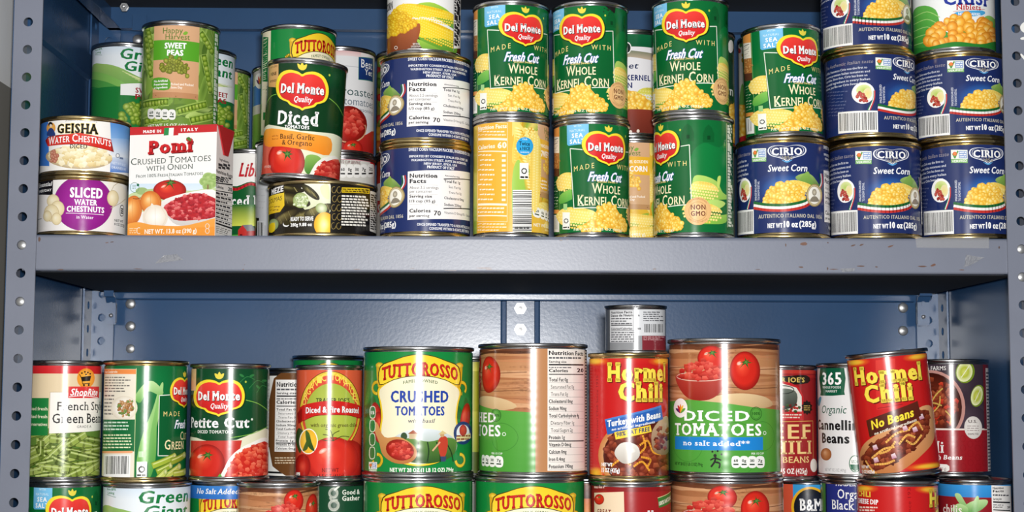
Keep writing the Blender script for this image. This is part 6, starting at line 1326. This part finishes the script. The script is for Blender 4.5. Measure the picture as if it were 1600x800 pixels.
# ---- the tomato carton
cw, ch_, cdp = .0885, .1045, .040
ct = empty('tomato_carton'); tag(ct, 'white carton of crushed tomatoes with onion, onions pictured, between the flat cans and the beets', 'carton')
pr_ = P(337.5, 280, .006); ang = math.radians(-13.5)
def fr(u, v, z): return (u, -z, v)
fa = FlatArt(cw*1000, ch_*1000, ((198.5, 374), (336.5, 373), (339.5, 189.5), (204.5, 195)), '#f2efec')
def carton_front(a):
    a.R4(195, 240, 345, 330, '#eef4f8', '#f2efec'); a.R4(195, 286, 345, 304, '#e2eef6', '#cfe2f2')
    a.P(smooth([(198, 306), (240, 294), (300, 298), (340, 294), (340, 330), (198, 330)], 4), '#d9e2b4', '#bcd09a')
    for x, y, r in ((326, 276, 9), (320, 283, 8), (331, 286, 9), (325, 291, 8), (334, 276, 7)): a.E(x, y, r, r*.9, ['#b9d08a', '#8fae62', '#a9c47c'])
    a.R4(324, 288, 327, 300, '#8a7a52'); a.E(222, 298, 10, 6, '#9fb87a'); a.E(235, 299, 8, 4, '#b4c78a')
    a.R4(198, 196, 345, 206, '#c8242a', '#d2302f') if False else a.P([(200, 206.5), (343, 200), (343, 186), (200, 192)], '#c4262b')
    a.T_('MADE IN', 225, 253, 202, 4.6, '#ffffff', bold=.09, track=.1); a.T_('ITALY', 284, 310, 199, 4.6, '#ffffff', bold=.09, track=.35)
    for x, c in ((257, '#2a8a4a'), (264.5, '#f4f2ee'), (272, '#c4262b')): a.P([(x, 206.5), (x+7.5, 206), (x+8.4, 193.5), (x+.9, 194)], c)
    a.T_('Pomì', 232, 302, 234, 20, '#cc1f24', bold=.07, serif=.08, shadow=(1.5, 1.5, '#6a1014'), rise=2.5); leaf(a, [(292, 211), (297, 209), (300, 215), (296, 215)], '#4f7a2c')
    d = '#37493f'
    a.T_('Crushed Tomatoes', 205, 330, 252, 11, d, bold=.0, serif=.05, sc=.8, rise=3); a.T_('with Onion', 229, 302, 263.5, 10, d, serif=.05, sc=.78, rise=2); a.T_('From 100% Fresh Italian Tomatoes', 213, 318, 274, 5.2, d, bold=.01, serif=.03, sc=.8, rise=2)
    a.ring(210.5, 292, 7, 8, .7, '#5a8a7a'); a.E(216, 288, 2, 2.3, '#1f6a4a'); a.greek(207, 288, 214, 295, 2, '#8aa89a', .4)
    tomato(a, 266, 297, 26, 17, 5, up=-.75, mid='#c62824'); 
    a.P(smooth([(252, 316), (300, 300), (340, 300), (342, 345), (285, 356), (262, 340)], 4), '#cfc9c6', '#f6f3f0'); tr_ = [(256, 326), (275, 312), (300, 303), (320, 304), (342, 316), (342, 340), (300, 347), (272, 345)]
    a.P(smooth(tr_, 3), '#b8242c'); a.chunks(tr_, 130, 4.6, [('#e0656a', '#c0303a'), ('#cc3a42', '#9c1c28'), ('#ea8a86', '#cc3c44'), ('#b82a34', '#8a1622')], 4, 14)
    for x, y, rx, ry, r in ((207, 330, 15, 25, 10), (236, 317, 17, 19, -5)):
        a.E(x, y, rx, ry, ['#fbd9a0', '#f0ae62', '#e0883c', '#c86a2a'], rot=r, off=(-4, -6), n=28)
        for k in (-.5, 0, .5): a.Ln(smooth([(x+k*rx, y-ry*.75), (x+k*rx*1.7, y), (x+k*rx, y+ry*.75)], 4, False), .6, '#d98c48')
    strand(a, [(208, 310), (214, 311), (220, 309)], 1.4, '#9c5a2c'); a.E(243, 341, 20, 20, ['#fffdf8', '#f6efe4', '#e6dac8'], n=30); leaf(a, [(236, 324), (238, 318), (242, 325)], '#efe6d6')
    for k in (-.5, 0, .5): a.Ln(smooth([(243+k*20, 326), (243+k*34, 341), (243+k*20, 358)], 4, False), .5, '#dccdb8')
    a.P(smooth([(194, 356), (215, 349), (240, 354), (285, 356), (315, 350), (345, 345), (345, 380), (194, 380)], 4), '#ec9636', '#f0a44a'); a.P([(194, 362), (345, 358), (345, 380), (194, 380)], '#ec9636')
    a.T_('NET WT. 13.8 oz (390 g)', 226, 308, 368, 7, '#fdf6ea', bold=.05); a.greek(202, 358, 216, 368, 3, '#f8ddb8', .4); a.ring(217, 363, 3.4, 5, 1, '#fbeedd', 60, 300, 10); a.ring(325, 357, 3, 4, 1, '#fbeedd'); a.ring(325, 365, 3, 4, 1, '#fbeedd')
carton_front(fa)
side = FlatArt(cdp*1000, ch_*1000, ((337, 372), (364, 368), (364, 205), (340, 190)), '#eceae8')
side.T_('Ingredients:', 344, 358, 250, 4, '#2a2a2e', bold=.06); side.greek(342, 253, 362, 262, 2, '#3a3a3e', .5); side.R4(337.5, 264, 364, 366, '#f2f0ee'); side.T_('Nutrition Facts', 338.5, 363.5, 271, 5.4, '#17171a', bold=.08, rise=0)
side.greek(338.5, 274, 363, 283, 3, '#3a3a3e', .45); side.R4(338, 284, 364, 286, '#17171a'); side.T_('Calories', 338.5, 350, 293, 4.6, '#17171a', bold=.07); side.T_('20', 357, 363, 295, 6, '#17171a', bold=.07); side.R4(338, 297, 364, 298.4, '#17171a')
for i in range(8): side.greek(338.5, 299+i*6.4, 363, 304+i*6.4, 1, '#3a3a3e', .5, i); side.R4(338, 304.6+i*6.4, 364, 305.2+i*6.4, '#55565a')
side.R4(338, 350, 364, 352, '#17171a'); side.greek(338.5, 354, 363, 366, 4, '#3a3a3e', .45)
W2 = cw
b = MB(); b.box(0.0002, cw-.0002, .0002, cdp, 0, ch_); b.build('carton_body', mat('carton_board', '#ece9e6', .45), ct)
o = mesh_obj('front_panel', fa.mesh('front_panel', lambda u, v, z: (u, -z, v), (0, -1, 0)), M['carton'], ct); o['label'] = 'printed front of the carton'
o = mesh_obj('nutrition_panel', side.mesh('nutrition_panel', lambda u, v, z: (cw+z, u, v), (1, 0, 0)), M['carton'], ct); o['label'] = 'white side panel with nutrition facts'
redm = mat('carton_red_board', '#b8242a', .45)
b = MB(); pts = [(.001, ch_), (cdp-.001, ch_), (cdp*.62, ch_-.026), (cdp*.38, ch_-.026)]
b.sweep(pts, lambda p: (cw+.0004, p[0], p[1]), lambda p: (cw+.0016, p[0], p[1]), closed=True); b.build('folded_ear', redm, ct)
b = MB(); b.box(-.0002, cw+.0002, -.0002, cdp, ch_, ch_+.0012); b.box(.002, cw-.002, cdp*.46, cdp*.5, ch_+.0012, ch_+.0035); b.build('top_seam', redm, ct)
ct.matrix_world = Matrix.Translation((pr_.x, .006, ZS+.0002)) @ Matrix.Rotation(ang, 4, 'Z') @ Matrix.Translation((-cw, 0, 0))
import os
if os.environ.get('SPEC'):
    for s in SPEC: print('SPEC', s[0], ' '.join(f'{v:.4f}' for v in s[1:]))
    for i, a in enumerate(SPEC):
        for c in SPEC[i+1:]:
            d = math.hypot(a[3]-c[3], a[4]-c[4]); ov = min(a[7], c[7])-max(a[6], c[6])
            if ov > .002 and d < a[5]+c[5]-.0004: print('CLASH', a[0], c[0], f'{(a[5]+c[5]-d)*1000:.1f}mm')

bpy.data.objects.remove(_to)
